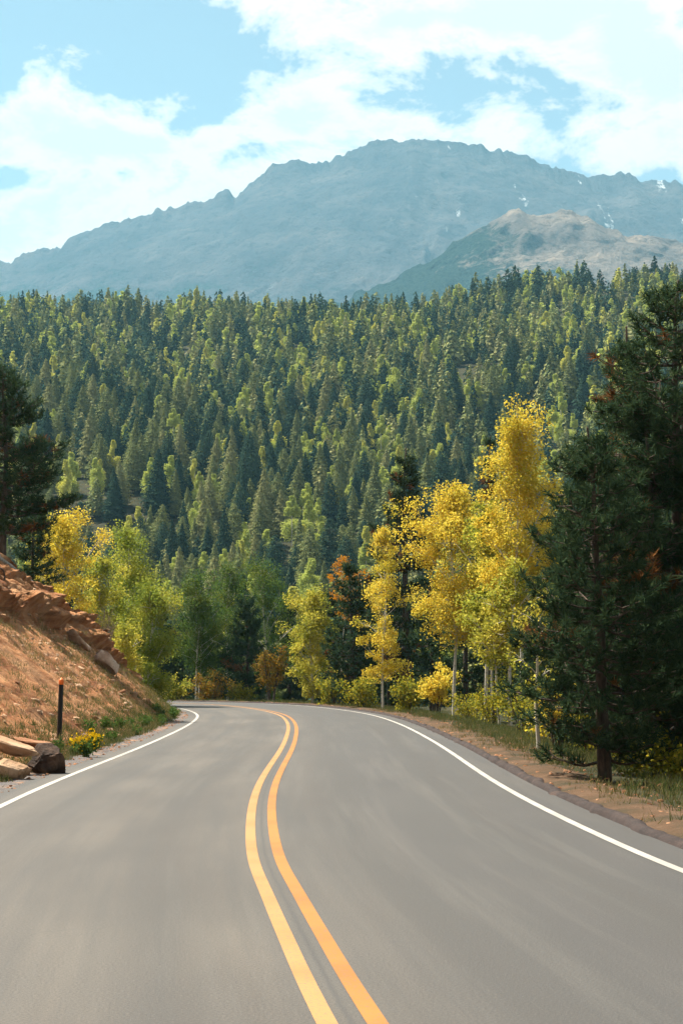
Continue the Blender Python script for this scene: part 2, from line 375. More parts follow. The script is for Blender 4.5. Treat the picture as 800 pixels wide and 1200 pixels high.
# ------------------------------------------------------------------ terrain
BY = [-60, 0, 20, 40, 60, 72, 80, 85, 88, 90.5, 93, 96, 100]
BH = [10, 9.6, 9.2, 8.2, 6.75, 5.75, 4.65, 3.4, 2.35, 1.25, .5, .12, .0]
BD = [13, 12, 11.4, 10, 8.1, 6.9, 5.4, 4.2, 3.0, 1.9, 1.2, 1.0, 1.0]     # pavement edge to crest
def crest(y): return np.interp(y, BY, BH), np.interp(y, BY, BD)
EDGE_L = WL + .45
HILL_Y = [-100, 130, 200, 300, 380, 450, 700, 1000, 1060, 1200, 1500, 2500, 20000]
HILL_Z = [-.3, -.3, -3, -1, 7, 20, 95, 174, 178, 140, 60, -30, -30]
def terrain(x, y):
    x = np.asarray(x, float); y = np.asarray(y, float)
    z = np.interp(y, HILL_Y, HILL_Z)
    zr = np.interp(x, [-400, -300, -167, -83, 0, 83, 146, 250, 400], [180, 184, 177.5, 170, 173, 182, 189, 197, 200]) / 174
    big = sstep(330, 480, y) * (1 - sstep(1100, 1500, y))
    z = z * (1 + (zr - 1) * big) + big * (6.5 * fbm(x / 70, y / 110, oct=3, seed=3) + 3.0 * np.sin(x / 31 + y / 60))
    near = (y < 140) & (np.abs(x) < 200)
    d = np.full(np.shape(x), 99.0); d = np.where(near, 0, d)
    if np.any(near): d[near] = road_dist(x[near], y[near])
    a = np.abs(d)
    z = z + np.where(near, sstep(4.6, 9, a) * (.25 * fbm(x / 4, y / 4, oct=3, seed=9)) + .3 * (1 - sstep(90, 140, y)), 0)
    # right side: almost level verge, then gently down
    z = np.where(near & (d > 0), z - .05 - .07 * np.clip(d - 5.5, 0, 30), z)
    # left side: cut bank and what lies above it
    hc, dc = crest(y); dl = (cx_at(y) - EDGE_L) - x
    t = np.clip(dl / dc, 0, 1)
    zb = np.where(dl > dc, hc - .35 + .10 * np.clip(dl - dc, 0, 40) * np.clip(hc / 5, 0, 1), hc * np.power(t, 1.15) - .5 * np.clip(dl, 0, 1))
    z = np.where((y < 100) & (dl > 0) & near, np.maximum(zb, -.3) + np.where(dl > dc, .2 * fbm(x / 5, y / 5, seed=4), 0), z)
    return np.where(a < 5.0, np.minimum(z, -.06), z)
def axis(dense0, dense1, step, far, grow=1.12):
    a = list(np.arange(dense0, dense1, step)); s = step
    while a[-1] < far[1]: s *= grow; a.append(a[-1] + s)
    b = []; s = step; c = dense0
    while c > far[0]: s *= grow; c -= s; b.append(c)
    return np.array(b[::-1] + a)
gx = axis(-28, 22, .8, (-6500, 6500)); gy = np.concatenate([axis(-10, 130, .9, (-150, 135), 1.2), np.arange(140, 1300, 9), np.linspace(1310, 9200, 40)])
XX, YY = np.meshgrid(gx, gy, indexing='ij'); ZZ = terrain(XX, YY)
g = Geo(); g.add(np.stack([XX, YY, ZZ], -1).reshape(-1, 3), grid_faces(len(gx), len(gy)))
ground = tag(g.build('ground', M['floor'], None, True), 'forest floor running from the roadside over the wooded hill', 'ground', kind='structure')
def tz(x, y): return float(terrain(np.array([x]), np.array([y]))[0])

# verge strip and asphalt kerb on the right, gravel shoulder on the left
def strip(name, o0, o1, n, zf, mat, lab, cat):
    offs = np.linspace(o0, o1, n); v = np.zeros((len(RC), n, 3)); v[..., :2] = RC[:, None] + RN[:, None] * offs[None, :, None]
    v[..., 2] = zf(v[..., 0], v[..., 1], np.broadcast_to(offs, v.shape[:2]))
    g = Geo(); g.add(v.reshape(-1, 3), grid_faces(len(RC), n)[:, ::-1]); return tag(g.build(name, mat, None, True), lab, cat, kind='structure')
KR = WR + .5
RCf = RC
# finer copy of the line so that the verge can be uneven
RCs, RNs, RTs = RC, RN, RT
def refine(k=4):
    global RC, RN, RT
    s = np.linspace(0, RS[-1], len(RC) * k); RC = np.stack([np.interp(s, RS, RCf[:, 0]), np.interp(s, RS, RCf[:, 1])], -1)
    for _ in range(6): RC[1:-1] = (RC[:-2] + 2 * RC[1:-1] + RC[2:]) / 4
    RT = unit(np.gradient(RC, axis=0)); RN = np.stack([RT[:, 1], -RT[:, 0]], -1)
refine()
strip('verge', KR + .15, KR + 2.0, 20, lambda x, y, o: .01 + .04 * sstep(.1, .5, o - KR) + (.05 * fbm(x * 1.3, y * 1.3, seed=21) + .03 * fbm(x * 6, y * 6, seed=22)) * sstep(.2, .7, o - KR) - .16 * (o - KR - .22) * sstep(.6, 1.8, o - KR), M['verge'], 'reddish gravelly verge beside the right edge of the road', 'verge')
kz = np.array([-.05, .03, .052, .06, .05, -.02])
ko = np.array([.0, .03, .07, .12, .17, .22])
g = Geo(); v = np.zeros((len(RC), 6, 3)); v[..., :2] = RC[:, None] + RN[:, None] * (KR + ko)[None, :, None]
v[..., 2] = kz * (1.0 + .6 * fbm(v[..., 0] * 1.1, v[..., 1] * 1.1, seed=31, oct=5)) ; v[..., 0] += .10 * fbm(v[..., 0] * 1.6, v[..., 1] * 1.6, seed=33, oct=5)
g.add(v.reshape(-1, 3), grid_faces(len(RC), 6)[:, ::-1])
tag(g.build('kerb', M['kerb'], None, True), 'low rough dark asphalt kerb along the right side of the road', 'kerb', kind='structure')
strip('shoulder', -EDGE_L - 1.5, -EDGE_L + .06, 16, lambda x, y, o: .002 + .035 * fbm(x * 1.5, y * 1.5, seed=41) * sstep(0, .3, -EDGE_L - o) + .02 * fbm(x * 7, y * 7, seed=42) * sstep(0, .2, -EDGE_L - o) - .02 * sstep(-.02, .06, o + EDGE_L), M['gravel'], 'dark gravel shoulder along the foot of the red bank', 'shoulder')

# ------------------------------------------------------------------ the cut bank (dense, with ledges)
by = np.concatenate([np.arange(8, 40, .16), np.arange(40, 97, .10)]); nt = 200
bt = np.linspace(0, 1.22, nt)
S, T = np.meshgrid(by, bt, indexing='ij')
hc, dc = crest(S)
d0 = .55 + .15 * fbm(S * .5, S * 0, seed=50)
dd = np.where(T <= 1, d0 + (dc - d0) * T, dc + (T - 1) * 9)
prof = np.where(T < .55, .92 * T, .506 + (T - .55) * (1 - .506) / .45)
zz = hc * np.clip(prof, 0, 1) + np.where(T > 1, (T - 1) * (-1.5), 0)
amp = np.clip(hc / 4.5, 0, 1)
nd, nz = .62, .78                                                # outward normal in the (d, z) plane
disp = .16 * fbm(S * .35, T * hc * .9, seed=51, oct=4) * amp + .13 * fbm(S * 1.6, T * hc * 2.0, seed=52, oct=5) * sstep(.0, .1, T)
for (t0, slope, wv, a, w, sd, thr) in ((.60, 0, .035, .85, .15, 60, -.5), (.80, 0, .03, .60, .08, 61, -.3), (.90, 0, .02, .5, .06, 62, -.4), (.70, 0, .03, .55, .08, 63, -.2), (.50, 0, .04, .30, .12, 64, .05), (.975, 0, .012, .32, .06, 65, -.4)):
    tl = t0 + wv * fbm(S * .22, S * 0 + sd, seed=sd, oct=4) + .012 * vnoise(S * 1.9, S * 0, seed=sd)
    am = a * sstep(thr, thr + .35, fbm(S * .16 + sd, S * 0, seed=sd + 20, oct=3)) * amp
    am = am * (.75 + .35 * fbm(S * 1.1, S * 0, seed=sd + 40, oct=3))
    u = T - tl
    disp += np.where(u > 0, am * np.exp(-np.clip(u, 0, 9) / w), -.35 * am * np.exp(np.clip(u, -9, 0) / (w * .35)))
rough = sstep(.45, .7, T) * amp
disp += rough * (.42 * (ridged(S * .55 + T * hc * .3, T * hc * 1.5, 4, 71) - .66) + .10 * fbm(S * 3, T * hc * 4, seed=72))
def cells(u, v, seed):
    iu, iv = np.floor(u), np.floor(v); best = np.full(u.shape, 9e9); val = np.zeros(u.shape); sec = np.full(u.shape, 9e9)
    for a in (-1, 0, 1):
        for b_ in (-1, 0, 1):
            cu, cv = iu + a, iv + b_; z0_ = np.zeros_like(cu)
            du = cu + .15 + .7 * _hash(cu, cv, z0_, seed) - u; dv = cv + .15 + .7 * _hash(cu, cv, z0_, seed + 1) - v; d_ = du * du + dv * dv
            h_ = _hash(cu, cv, z0_, seed + 2); new = d_ < best; sec = np.where(new, best, np.minimum(sec, d_)); best = np.where(new, d_, best); val = np.where(new, h_, val)
    return val, np.sqrt(sec) - np.sqrt(best)
wu = .25 * fbm(S * 1.2, T * hc * 1.6, seed=74); scarp = sstep(.50, .62, T + .10 * fbm(S * .2, S * 0, seed=75)) * amp * (.35 + .65 * sstep(-.15, .2, fbm(S * .12, T * 3, seed=76)))
v1, e1 = cells(S * .42 + wu - T * hc * .25, T * hc * 1.25 + wu, 301); v2, e2 = cells(S * 1.0 + wu - T * hc * .4, T * hc * 2.6 + 2 * wu, 311)
disp += scarp * (.75 * (v1 - .45) + .30 * (v2 - .5) - .22 * (1 - sstep(0, .14, e1)) - .10 * (1 - sstep(0, .12, e2)))
disp *= sstep(0, .06, T) * (1 - sstep(1.02, 1.2, T))
dd2 = dd - disp * nd; zz2 = zz + disp * nz * .55 - sstep(1.05, 1.22, T) * .5
bx = cx_at(S) - EDGE_L - dd2
V = np.stack([bx, S + .05 * fbm(S * 3, T * 30, seed=73) * amp, zz2 - .02], -1)
bf = grid_faces(len(by), nt)
g = Geo(); g.add(V.reshape(-1, 3), bf)
bank = tag(g.build('bank', M['soil'], None, False), 'steep red earth cut bank with rock ledges on the left of the road', 'bank', kind='structure')
bvh = BVHTree.FromPolygons([tuple(p) for p in V.reshape(-1, 3)], [tuple(f) for f in bf])
def bank_hit(px, py):
    d = Vector(ray(px, py)).normalized(); h = bvh.ray_cast(Vector((0, 0, H)), d)
    return (np.array(h[0]), np.array(h[1])) if h[0] else (None, None)
def bank_z(x, y):
    h = bvh.ray_cast(Vector((x, y, 50)), Vector((0, 0, -1))); return h[0].z if h[0] else tz(x, y)

# ------------------------------------------------------------------ mountains
def range_mesh(name, prof, Y0, x0, x1, dx, yf, yb, power, mat, lab, seed, spur, crag, basez=-35):
    pr = np.array([P(a, b, Y0) for a, b in prof])
    xs = np.arange(x0, x1, dx); us = np.concatenate([np.linspace(0, 1, 230), 1 + np.linspace(.01, 1, 40)])
    X, U = np.meshgrid(xs, us, indexing='ij')
    zl = np.interp(xs, pr[:, 0], pr[:, 2]); kk = np.hanning(int(520 / dx) | 1); kk /= kk.sum(); zs_ = np.convolve(np.pad(zl, len(kk) // 2, mode='edge'), kk, 'valid')
    cw = sstep(.90, 1, np.where(U <= 1, U, 2 - U)); zr = zs_[:, None] * (1 - cw) + zl[:, None] * cw
    zr = zr + crag * (ridged(X / 48, X * 0, 5, seed, .62) - .66) * sstep(.94, 1, np.where(U <= 1, U, 2 - U))
    Yv = np.where(U <= 1, yf + (Y0 - yf) * U, Y0 + (U - 1) * (yb - Y0))
    k = np.where(U <= 1, np.power(np.clip(U, 0, 1), power), np.clip(1 - (U - 1), 0, 1) ** .9)
    wob = 60 * fbm(X / 260, Yv / 500, seed=seed + 5)
    wob2 = 110 * fbm(X / 420 + 3, Yv / 420, oct=4, seed=seed + 8)
    n = ridged((X + wob + wob2) / spur, (Yv + 1.5 * wob2) / (spur * 1.5), 7, seed + 1, .60) - .62
    n2 = fbm(X / (spur * .22), Yv / (spur * .3), oct=4, seed=seed + 2)
    env = np.sin(PI * np.clip(np.where(U <= 1, U, 2 - U), 0, 1)) ** .6 * (1 - .45 * np.clip(U, 0, 1)) + .05
    z = basez + (zr - basez) * k + env * (n * spur * .78 + n2 * spur * .07)
    g = Geo(); g.add(np.stack([X, Yv + 25 * n2, z], -1).reshape(-1, 3), grid_faces(len(xs), len(us)))
    return tag(g.build(name, mat, None, False), lab, 'mountain', kind='structure')
range_mesh('mountain', [(-700, 420), (-300, 370), (-120, 335), (0, 309), (40, 297), (80, 283), (110, 269), (150, 259), (178, 251), (186, 243), (194, 247), (200, 245), (240, 236), (256, 226), (268, 224), (276, 229), (300, 211), (320, 196), (345, 189), (352, 188), (365, 193), (385, 187), (410, 178), (437, 166), (475, 164), (520, 168), (560, 172), (590, 175), (620, 185), (650, 198), (690, 206), (735, 205), (750, 212), (800, 216), (900, 232), (1100, 262), (1500, 330)],
           6500, -2300, 2300, 7, 3300, 8600, 1.18, M['mountain'], 'broad hazy grey blue mountain with a rocky summit ridge', 5, 330, 46)
range_mesh('foothill', [(100, 420), (300, 378), (430, 342), (480, 321), (520, 296), (545, 277), (560, 271), (590, 255), (607, 247), (618, 255), (630, 258), (645, 255), (665, 247), (685, 258), (700, 268), (730, 279), (800, 284), (900, 300), (1200, 350)],
           4000, -1000, 1700, 5, 2300, 5400, 1.05, M['foothill'], 'lower pink and blue rocky peak in front of the big mountain', 15, 210, 34)

# ------------------------------------------------------------------ trees
def bend(h, n, rng, lean=(0, 0), wob=.12):
    t = np.linspace(0, 1, n)
    ph = rng.uniform(0, 6.28, 4)
    x = lean[0] * t ** 1.3 + wob * np.sin(t * 4.2 + ph[0]) * t - wob * math.sin(ph[0]) * 0 + .35 * wob * np.sin(t * 11 + ph[1]) * t
    y = lean[1] * t ** 1.3 + wob * np.sin(t * 3.7 + ph[2]) * t + .35 * wob * np.sin(t * 9 + ph[3]) * t
    return np.stack([x, y, t * h], -1)
def on(pts, z): return np.array([np.interp(z, pts[:, 2], pts[:, k]) for k in range(3)])

def aspen(name, label, base, h, cr, cb, leaf, seed, nleaf=9000, lsize=.085, lean=(0, 0), r0=None, group=None, stems=1, peak=.42, lumps=1.0, cat='tree', limbs=34):
    rng = np.random.default_rng(seed)
    root = thing(name, label, cat, tuple(base), group)
    tg, lg = Geo(), Geo(); cl = []
    for s in range(stems):
        hs = h * (1 if s == 0 else rng.uniform(.72, .93)); off = np.zeros(3) if s == 0 else np.array([rng.uniform(-.9, .9), rng.uniform(-.6, .6), 0]) * cr * .7
        tr = bend(hs, 14, rng, lean if s == 0 else (lean[0] + off[0] * .6, lean[1] + off[1] * .6), .10 + .012 * hs) + off
        rr = (r0 or .0125 * h + .02) * (1 if s == 0 else .75)
        tr[0, 2] -= .25
        tube(tg, tr, rr * (1 - .86 * np.linspace(0, 1, 14) ** 1.1), 8)
        zb = cb * hs
        nl = int(limbs / (1 if stems == 1 else stems * .7))
        for i in range(nl):
            t = (i + rng.uniform(0, 1)) / nl
            z0 = zb + (hs - zb) * t * .97
            env = 1.12 * cr * (np.interp(t, [0, .12, peak, .75, 1], [.55, .88, 1.0, .50, .10])) * (1 + lumps * .32 * rng.normal())
            env = max(.12, env)
            az = i * 2.39996 + rng.normal() * .5; el = R(rng.uniform(18, 40) + 28 * t)
            L = env / math.cos(el) * .95
            L = min(L, (hs * 1.02 - z0) / max(.1, math.sin(el)) + .3)
            st = on(tr, z0); dv = np.array([math.cos(az) * math.cos(el), math.sin(az) * math.cos(el), math.sin(el)])
            k = np.linspace(0, 1, 5)[:, None]
            lp = st + dv * L * k + np.array([0, 0, 1]) * (.16 * L * np.sin(k * 2.6)) * .5 + rng.normal(size=(5, 3)) * .03 * L * k
            tube(tg, lp, rr * .30 * (1 - t * .55) * (1 - .85 * np.linspace(0, 1, 5)), 5)
            for j in range(4):
                kk = rng.uniform(.25, 1.08); c = lp[0] + (lp[-1] - lp[0]) * kk + rng.normal(size=3) * .19 * cr * np.array([1, 1, .9])
                cl.append((c, (.09 + .09 * rng.uniform()) * cr * 1.28, rng.uniform(.4, 1.6) * (1 - .55 * t)))
                if rng.uniform() < .5: tube(tg, np.array([lp[2], (lp[2] + c) / 2 + [0, 0, .03], c]), np.array([.012, .009, .004]) * max(1, h / 8), 4)
        cl.append((on(tr, hs * .985), .07 * cr, .45)); cl.append((on(tr, hs * .93), .12 * cr, .5))
    wt = np.array([c[2] for c in cl]); wt /= wt.sum()
    idx = rng.choice(len(cl), nleaf, p=wt); C = np.array([c[0] for c in cl])[idx]; sg = np.array([c[1] for c in cl])[idx]
    pts = C + np.clip(rng.normal(size=(nleaf, 3)), -1.7, 1.7) * sg[:, None] * np.array([1, 1, .85])
    pts = pts[pts[:, 2] > .15]
    leaves(lg, pts, lsize, rng, 0, .25)
    tg.build('trunk', M['aspen_bark'], root, True); lg.build('crown', M[leaf], root)
    return root

def pine(name, label, base, h, Rr, cb, seed, tufts=1000, nb=24, blen=.17, bw=.014, dead=.08, lean=(0, 0), group=None, mat='pine', whorls=15, shape=.75, r0=None, bare=0, topr=.12):
    rng = np.random.default_rng(seed)
    root = thing(name, label, 'tree', tuple(base), group)
    tg, lg = Geo(), Geo()
    tr = bend(h, 12, rng, lean, .12); tr[0, 2] -= .3
    rr = r0 or .016 * h + .03
    tube(tg, tr, rr * (1 - .88 * np.linspace(0, 1, 12)), 9)
    tb, td, dflag = [], [], []
    br = []
    for w in range(whorls):
        t = (w + rng.uniform(.1, .9)) / whorls
        z0 = h * (cb + (1 - cb) * t * .97)
        for i in range(5 if t < .8 else 4):
            az = i * 2 * PI / 5 + w * 1.1 + rng.normal() * .35
            env = Rr * max(topr, (1 - t) ** shape * (.42 + .58 * min(1, t / .22))) * rng.uniform(.62, 1.2)
            br.append((z0 + rng.normal() * .1, az, env, t))
    for (z0, az, L, t) in br:
        st = on(tr, min(z0, h * .98)); out = np.array([math.cos(az), math.sin(az), 0])
        k = np.linspace(0, 1, 7)
        rise = R(-8 + 40 * t + rng.normal() * 7)
        pts = st + out * (L * k * math.cos(rise))[:, None] + np.array([0, 0, 1]) * (L * (k * math.sin(rise) - .10 * np.sin(k * PI) + .14 * k ** 3))[:, None]
        pts += rng.normal(size=(7, 3)) * .025 * L * k[:, None]
        tube(tg, pts, rr * .26 * (1 - .5 * t) * (1 - .8 * k), 5)
        isdead = rng.uniform() < dead
        for k0 in np.arange(.30, 1.01, max(.05, .17 / max(L, .35))):
            p = np.array([np.interp(k0, k, pts[:, q]) for q in range(3)])
            for s in ((-1, 1) if k0 < .95 else (0,)):
                sa = az + s * rng.uniform(.5, 1.15); sl = (.10 + .36 * L * (1 - abs(k0 - .55))) * rng.uniform(.35, .9) if s else .05
                sd = np.array([math.cos(sa), math.sin(sa), .28 + .2 * rng.normal()])
                e = p + sd * sl
                if s and sl > .12: tube(tg, np.array([p, (p + e) / 2 - [0, 0, .01], e]), np.array([.010, .008, .005]) * max(1, h / 7), 4)
                nn = max(1, int(sl / (blen * .95)))
                for q in range(nn):
                    tb.append(p + sd * sl * (q + 1) / nn); td.append(unit(sd + np.array([0, 0, .55]) + rng.normal(size=3) * .25)); dflag.append(isdead or rng.uniform() < dead * .25)
    tb, td, dflag = np.array(tb), np.array(td), np.array(dflag)
    if len(tb) > tufts:
        sel = rng.choice(len(tb), tufts, replace=False); tb, td, dflag = tb[sel], td[sel], dflag[sel]
    for fl, mi in ((False, 0), (True, 1)):
        b, d = tb[dflag == fl], td[dflag == fl]
        if len(b) == 0: continue
        B = np.repeat(b, nb, 0); D = unit(np.repeat(d, nb, 0) * .75 + unit(rng.normal(size=(len(B), 3))))
        B = B + np.repeat(d, nb, 0) * rng.uniform(-.5, .4, len(B))[:, None] * blen
        blades(lg, B, D, blen * rng.uniform(.7, 1.2, len(B)), bw * rng.uniform(.8, 1.3, len(B)), rng, mi)
    tg.build('trunk', M['pine_bark'], root, True); lg.build('crown', [M[mat], M['pine_dead']], root)
    return root

def shingle_geo(g, h, Rr, seed, n, size, whorls, mi=0, cb=.06, blunt=0.0, trunk=True, tmi=1):
    """small conifer seen from far off: drooping sprays set in uneven whorls round the stem"""
    rng = np.random.default_rng(seed)
    t = 1 - rng.uniform(0, 1, n) ** .62; t = np.clip(t, 0, .985)
    ph = rng.uniform(0, 6.28, 3); az = rng.uniform(0, 6.28, n)
    lev = t * whorls; fr = lev - np.floor(lev)
    r = Rr * (np.power(1 - t, .86 - .42 * blunt) * (.62 + .38 * np.minimum(1, t / .16))) * (.72 + .42 * (1 - fr)) * rng.uniform(.45, 1.12, n)
    r *= 1 + .16 * np.cos(az - ph[0]) + .20 * np.sin(az * 3 + np.floor(lev) * 2.1 + ph[1])
    out = np.stack([np.cos(az), np.sin(az), 0 * az], -1)
    p = out * r[:, None]; p[:, 2] = h * (cb + (1 - cb) * t)
    nrm = unit(out * .80 + np.array([0, 0, .80]) + .45 * rng.normal(size=(n, 3)))
    down = unit(out * .75 - np.array([0, 0, .55]) + .3 * rng.normal(size=(n, 3))); u = unit(down - nrm * (down * nrm).sum(-1, keepdims=True)); v = np.cross(nrm, u)
    sz = (size * rng.uniform(.7, 1.3, n) * (1.15 - .55 * t))[:, None]
    q = np.stack([p - u * sz * .6, p + v * sz * .42, p + u * sz * .7, p - v * sz * .42], 1).reshape(-1, 3)
    g.add(q, np.arange(4 * n).reshape(-1, 4), mi)
    if trunk: tube(g, np.array([[0, 0, -.6], [0, 0, h * .5], [0, 0, h * .97]]), np.array([.014 * h, .009 * h, .003 * h]), 5, tmi)
def round_geo(g, h, Rr, seed, n, size, mi=0, cb=.25, tmi=1):
    rng = np.random.default_rng(seed); nc = 15
    t = rng.uniform(0, 1, nc); z = h * (cb + (1 - cb) * t); r = Rr * np.interp(t, [0, .35, .75, 1], [.55, .75, .38, .03]); az = rng.uniform(0, 6.28, nc)
    C = np.stack([np.cos(az) * r, np.sin(az) * r, z], -1); idx = rng.integers(0, nc, n)
    p = C[idx] + np.clip(rng.normal(size=(n, 3)), -1.8, 1.8) * np.array([.30, .30, .40]) * (Rr * (1.25 - .95 * t[idx]))[:, None]
    p[:, 2] = np.where(p[:, 2] > h, h - rng.uniform(0, .35, n) * h, p[:, 2])
    leaves(g, p, size, rng, mi, .1)
    tube(g, np.array([[0, 0, -.6], [0, 0, h * .6], [0, 0, h * .9]]), np.array([.012 * h, .008 * h, .002 * h]), 5, tmi)
def at_ground(px, Y): x = (px - 400) / F * Y / (CP) * 1.0; return np.array([x, Y, tz(x, Y)])
def hgt(px, py_top, Y, base): return float(P(px, py_top, Y)[2] - base[2])

def place_aspen(px, Y, ytop, crpx, cb, leaf, seed, name, label, **kw):
    b = at_ground(px, Y)
    if 'z' in kw: b[2] = kw.pop('z')
    return aspen(name, label, b, hgt(px, ytop, Y, b), crpx / F * Y, cb, leaf, seed, **kw)
def place_pine(px, Y, ytop, rpx, cb, seed, label, **kw):
    b = at_ground(px, Y)
    return pine('pine_tree', label, b, hgt(px, ytop, Y, b), rpx / F * Y, cb, seed, **kw)

# --- right of the road
place_aspen(530, 77.6, 578, 43, .34, 'aspen_gold', 11, 'aspen_tree', 'broad golden aspen with a pale curved trunk beside the right kerb', nleaf=26880, lsize=0.076, r0=.07, lean=(.15, 0), stems=1, limbs=46, lumps=1.3)
place_aspen(608, 71, 490, 45, .34, 'aspen_gold', 12, 'aspen_tree', 'tallest bright yellow aspen, rising in front of the dark hill beside the big pines', nleaf=29119, lsize=0.076, r0=.07, lean=(.1, .2), limbs=50, peak=.35, lumps=1.35)
place_aspen(568, 74, 590, 30, .38, 'aspen_lemon', 13, 'aspen_tree', 'yellow green aspen squeezed between the broad golden aspen and the tallest yellow one', nleaf=17920, r0=.07, stems=2)
place_aspen(448, 91, 617, 24, .14, 'aspen_gold', 14, 'aspen_tree', 'slim golden aspen with a thin bare trunk showing through sparse leaves', nleaf=11648, lsize=0.072, r0=.055, limbs=30, lumps=1.5)
place_aspen(596, 66, 660, 26, .42, 'aspen_lemon', 15, 'aspen_tree', 'pair of thin grey aspen stems under the tallest yellow aspen', nleaf=7839, r0=.07, stems=2)
place_aspen(629, 43.5, 690, 30, .25, 'aspen_lemon', 16, 'aspen_tree', 'slender aspen with a bare white trunk in front of the dark pines', nleaf=1792, r0=.05, limbs=14, lsize=0.058)
place_aspen(400, 104.5, 660, 17, .6, 'aspen_orange', 17, 'aspen_tree', 'small orange aspen showing behind a dark fir left of the slim golden aspen', nleaf=1680, r0=.03, limbs=14, lumps=1.4)
place_aspen(366, 107, 697, 26, .08, 'aspen_lemon', 18, 'aspen_tree', 'bushy yellow green aspen leafed to the ground near the far bend', nleaf=15679, lsize=0.087, r0=.07, limbs=36)
place_pine(706, 33, 500, 122, .06, 21, 'young dark pine with upright tufts nearest the road on the right', tufts=6000, nb=28, blen=.19, bw=.022, dead=.03, lean=(-.3, 0), whorls=22, shape=.55, topr=.2)
place_pine(796, 37, 330, 170, .05, 22, 'tall dark pine with brown dead clumps cut by the right edge of the photo', tufts=12500, nb=28, blen=.20, bw=.022, dead=.05, whorls=32, shape=.50, topr=.16)
place_pine(728, 42, 384, 92, .06, 23, 'dark pine with a ragged pointed top rising behind the young roadside pine', tufts=6000, nb=28, blen=.21, bw=.024, dead=.05, whorls=22, shape=.55)
place_pine(676, 48, 575, 72, .10, 27, 'bushy dark pine tucked between the tallest aspen and the young roadside pine', tufts=3600, nb=26, blen=.24, bw=.03, dead=.02, whorls=18, shape=.5, topr=.25)
place_pine(757, 36, 470, 95, .05, 28, 'dark pine filling the gap between the two tall right hand pines', tufts=4200, nb=26, blen=.20, bw=.023, dead=.02, whorls=20, shape=.5, topr=.25)
place_pine(475, 112, 524, 52, .12, 24, 'dark pine with rusty patches behind the golden aspens', tufts=3600, nb=18, blen=.36, bw=.07, dead=.12, whorls=18, shape=.55, mat='pine_mid')
place_pine(412, 101, 655, 40, .06, 25, 'dark bushy fir behind the slim golden aspen', tufts=1500, nb=18, blen=.28, bw=.045, dead=.02, whorls=14, shape=.6)
place_pine(572, 98, 512, 24, .2, 26, 'narrow dark pine whose tip shows left of the tallest aspen', tufts=1000, nb=18, blen=.28, bw=.045, dead=.03, whorls=18, shape=.6)
k = 0
for (px, Y, yt, rp) in ((505, 104, 660, 40), (545, 100, 640, 42), (600, 92, 640, 45), (645, 84, 600, 50), (690, 76, 560, 60), (745, 70, 540, 70), (800, 64, 500, 80), (455, 120, 680, 40)):
    b = at_ground(px, Y)
    pine('pine_tree', 'dark pine filling the shade behind the roadside aspens and pines', b, hgt(px, yt, Y, b), rp / F * Y, .05, 400 + k, tufts=1100, nb=16, blen=.30, bw=.05, dead=.03, group='shaded pines behind the right roadside trees', whorls=14, shape=.6); k += 1
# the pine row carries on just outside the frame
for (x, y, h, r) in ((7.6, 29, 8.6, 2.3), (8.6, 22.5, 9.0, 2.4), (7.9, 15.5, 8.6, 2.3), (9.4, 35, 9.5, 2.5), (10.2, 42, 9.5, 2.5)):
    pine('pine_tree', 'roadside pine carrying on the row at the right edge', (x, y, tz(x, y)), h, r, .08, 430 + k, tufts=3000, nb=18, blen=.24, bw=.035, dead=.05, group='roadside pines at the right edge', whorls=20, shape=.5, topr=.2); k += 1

# --- beyond the bend
place_aspen(231, 126, 678, 30, .30, 'aspen_deep', 31, 'aspen_tree', 'green aspen with a yellow tinged top and white trunk at the end of the bend', nleaf=17920, lsize=0.094, r0=.065, stems=2)
place_aspen(312, 133, 668, 32, .10, 'aspen_deep', 32, 'aspen_tree', 'fresh green aspen right of the dark fir at the end of the bend', nleaf=17920, lsize=0.094, r0=.08)
place_aspen(268, 140, 668, 26, .2, 'aspen_deep', 33, 'aspen_tree', 'green aspen whose top shows above the dark fir at the bend', nleaf=13440, lsize=0.094, r0=.08)
place_pine(290, 127, 700, 38, .03, 34, 'dark dense fir on the outside of the bend', tufts=1700, nb=18, blen=.32, bw=.055, dead=.02, whorls=15, shape=.5, topr=.3)
place_pine(243, 131, 715, 30, .04, 35, 'dark fir close behind the green aspen with the white trunk', tufts=1100, nb=18, blen=.32, bw=.055, dead=.02, whorls=13, shape=.5)
for (px, Y, yt, rp, sd) in ((340, 140, 700, 30, 36), (215, 140, 720, 30, 37), (385, 128, 690, 34, 38), (190, 135, 720, 30, 39), (430, 135, 670, 36, 40)):
    b = at_ground(px, Y)
    pine('pine_tree', 'shaded fir standing back from the bend', b, hgt(px, yt, Y, b), rp / F * Y, .05, sd, tufts=1000, nb=16, blen=.34, bw=.06, dead=.02, group='shaded firs behind the bend', whorls=13, shape=.55, mat='pine_mid')
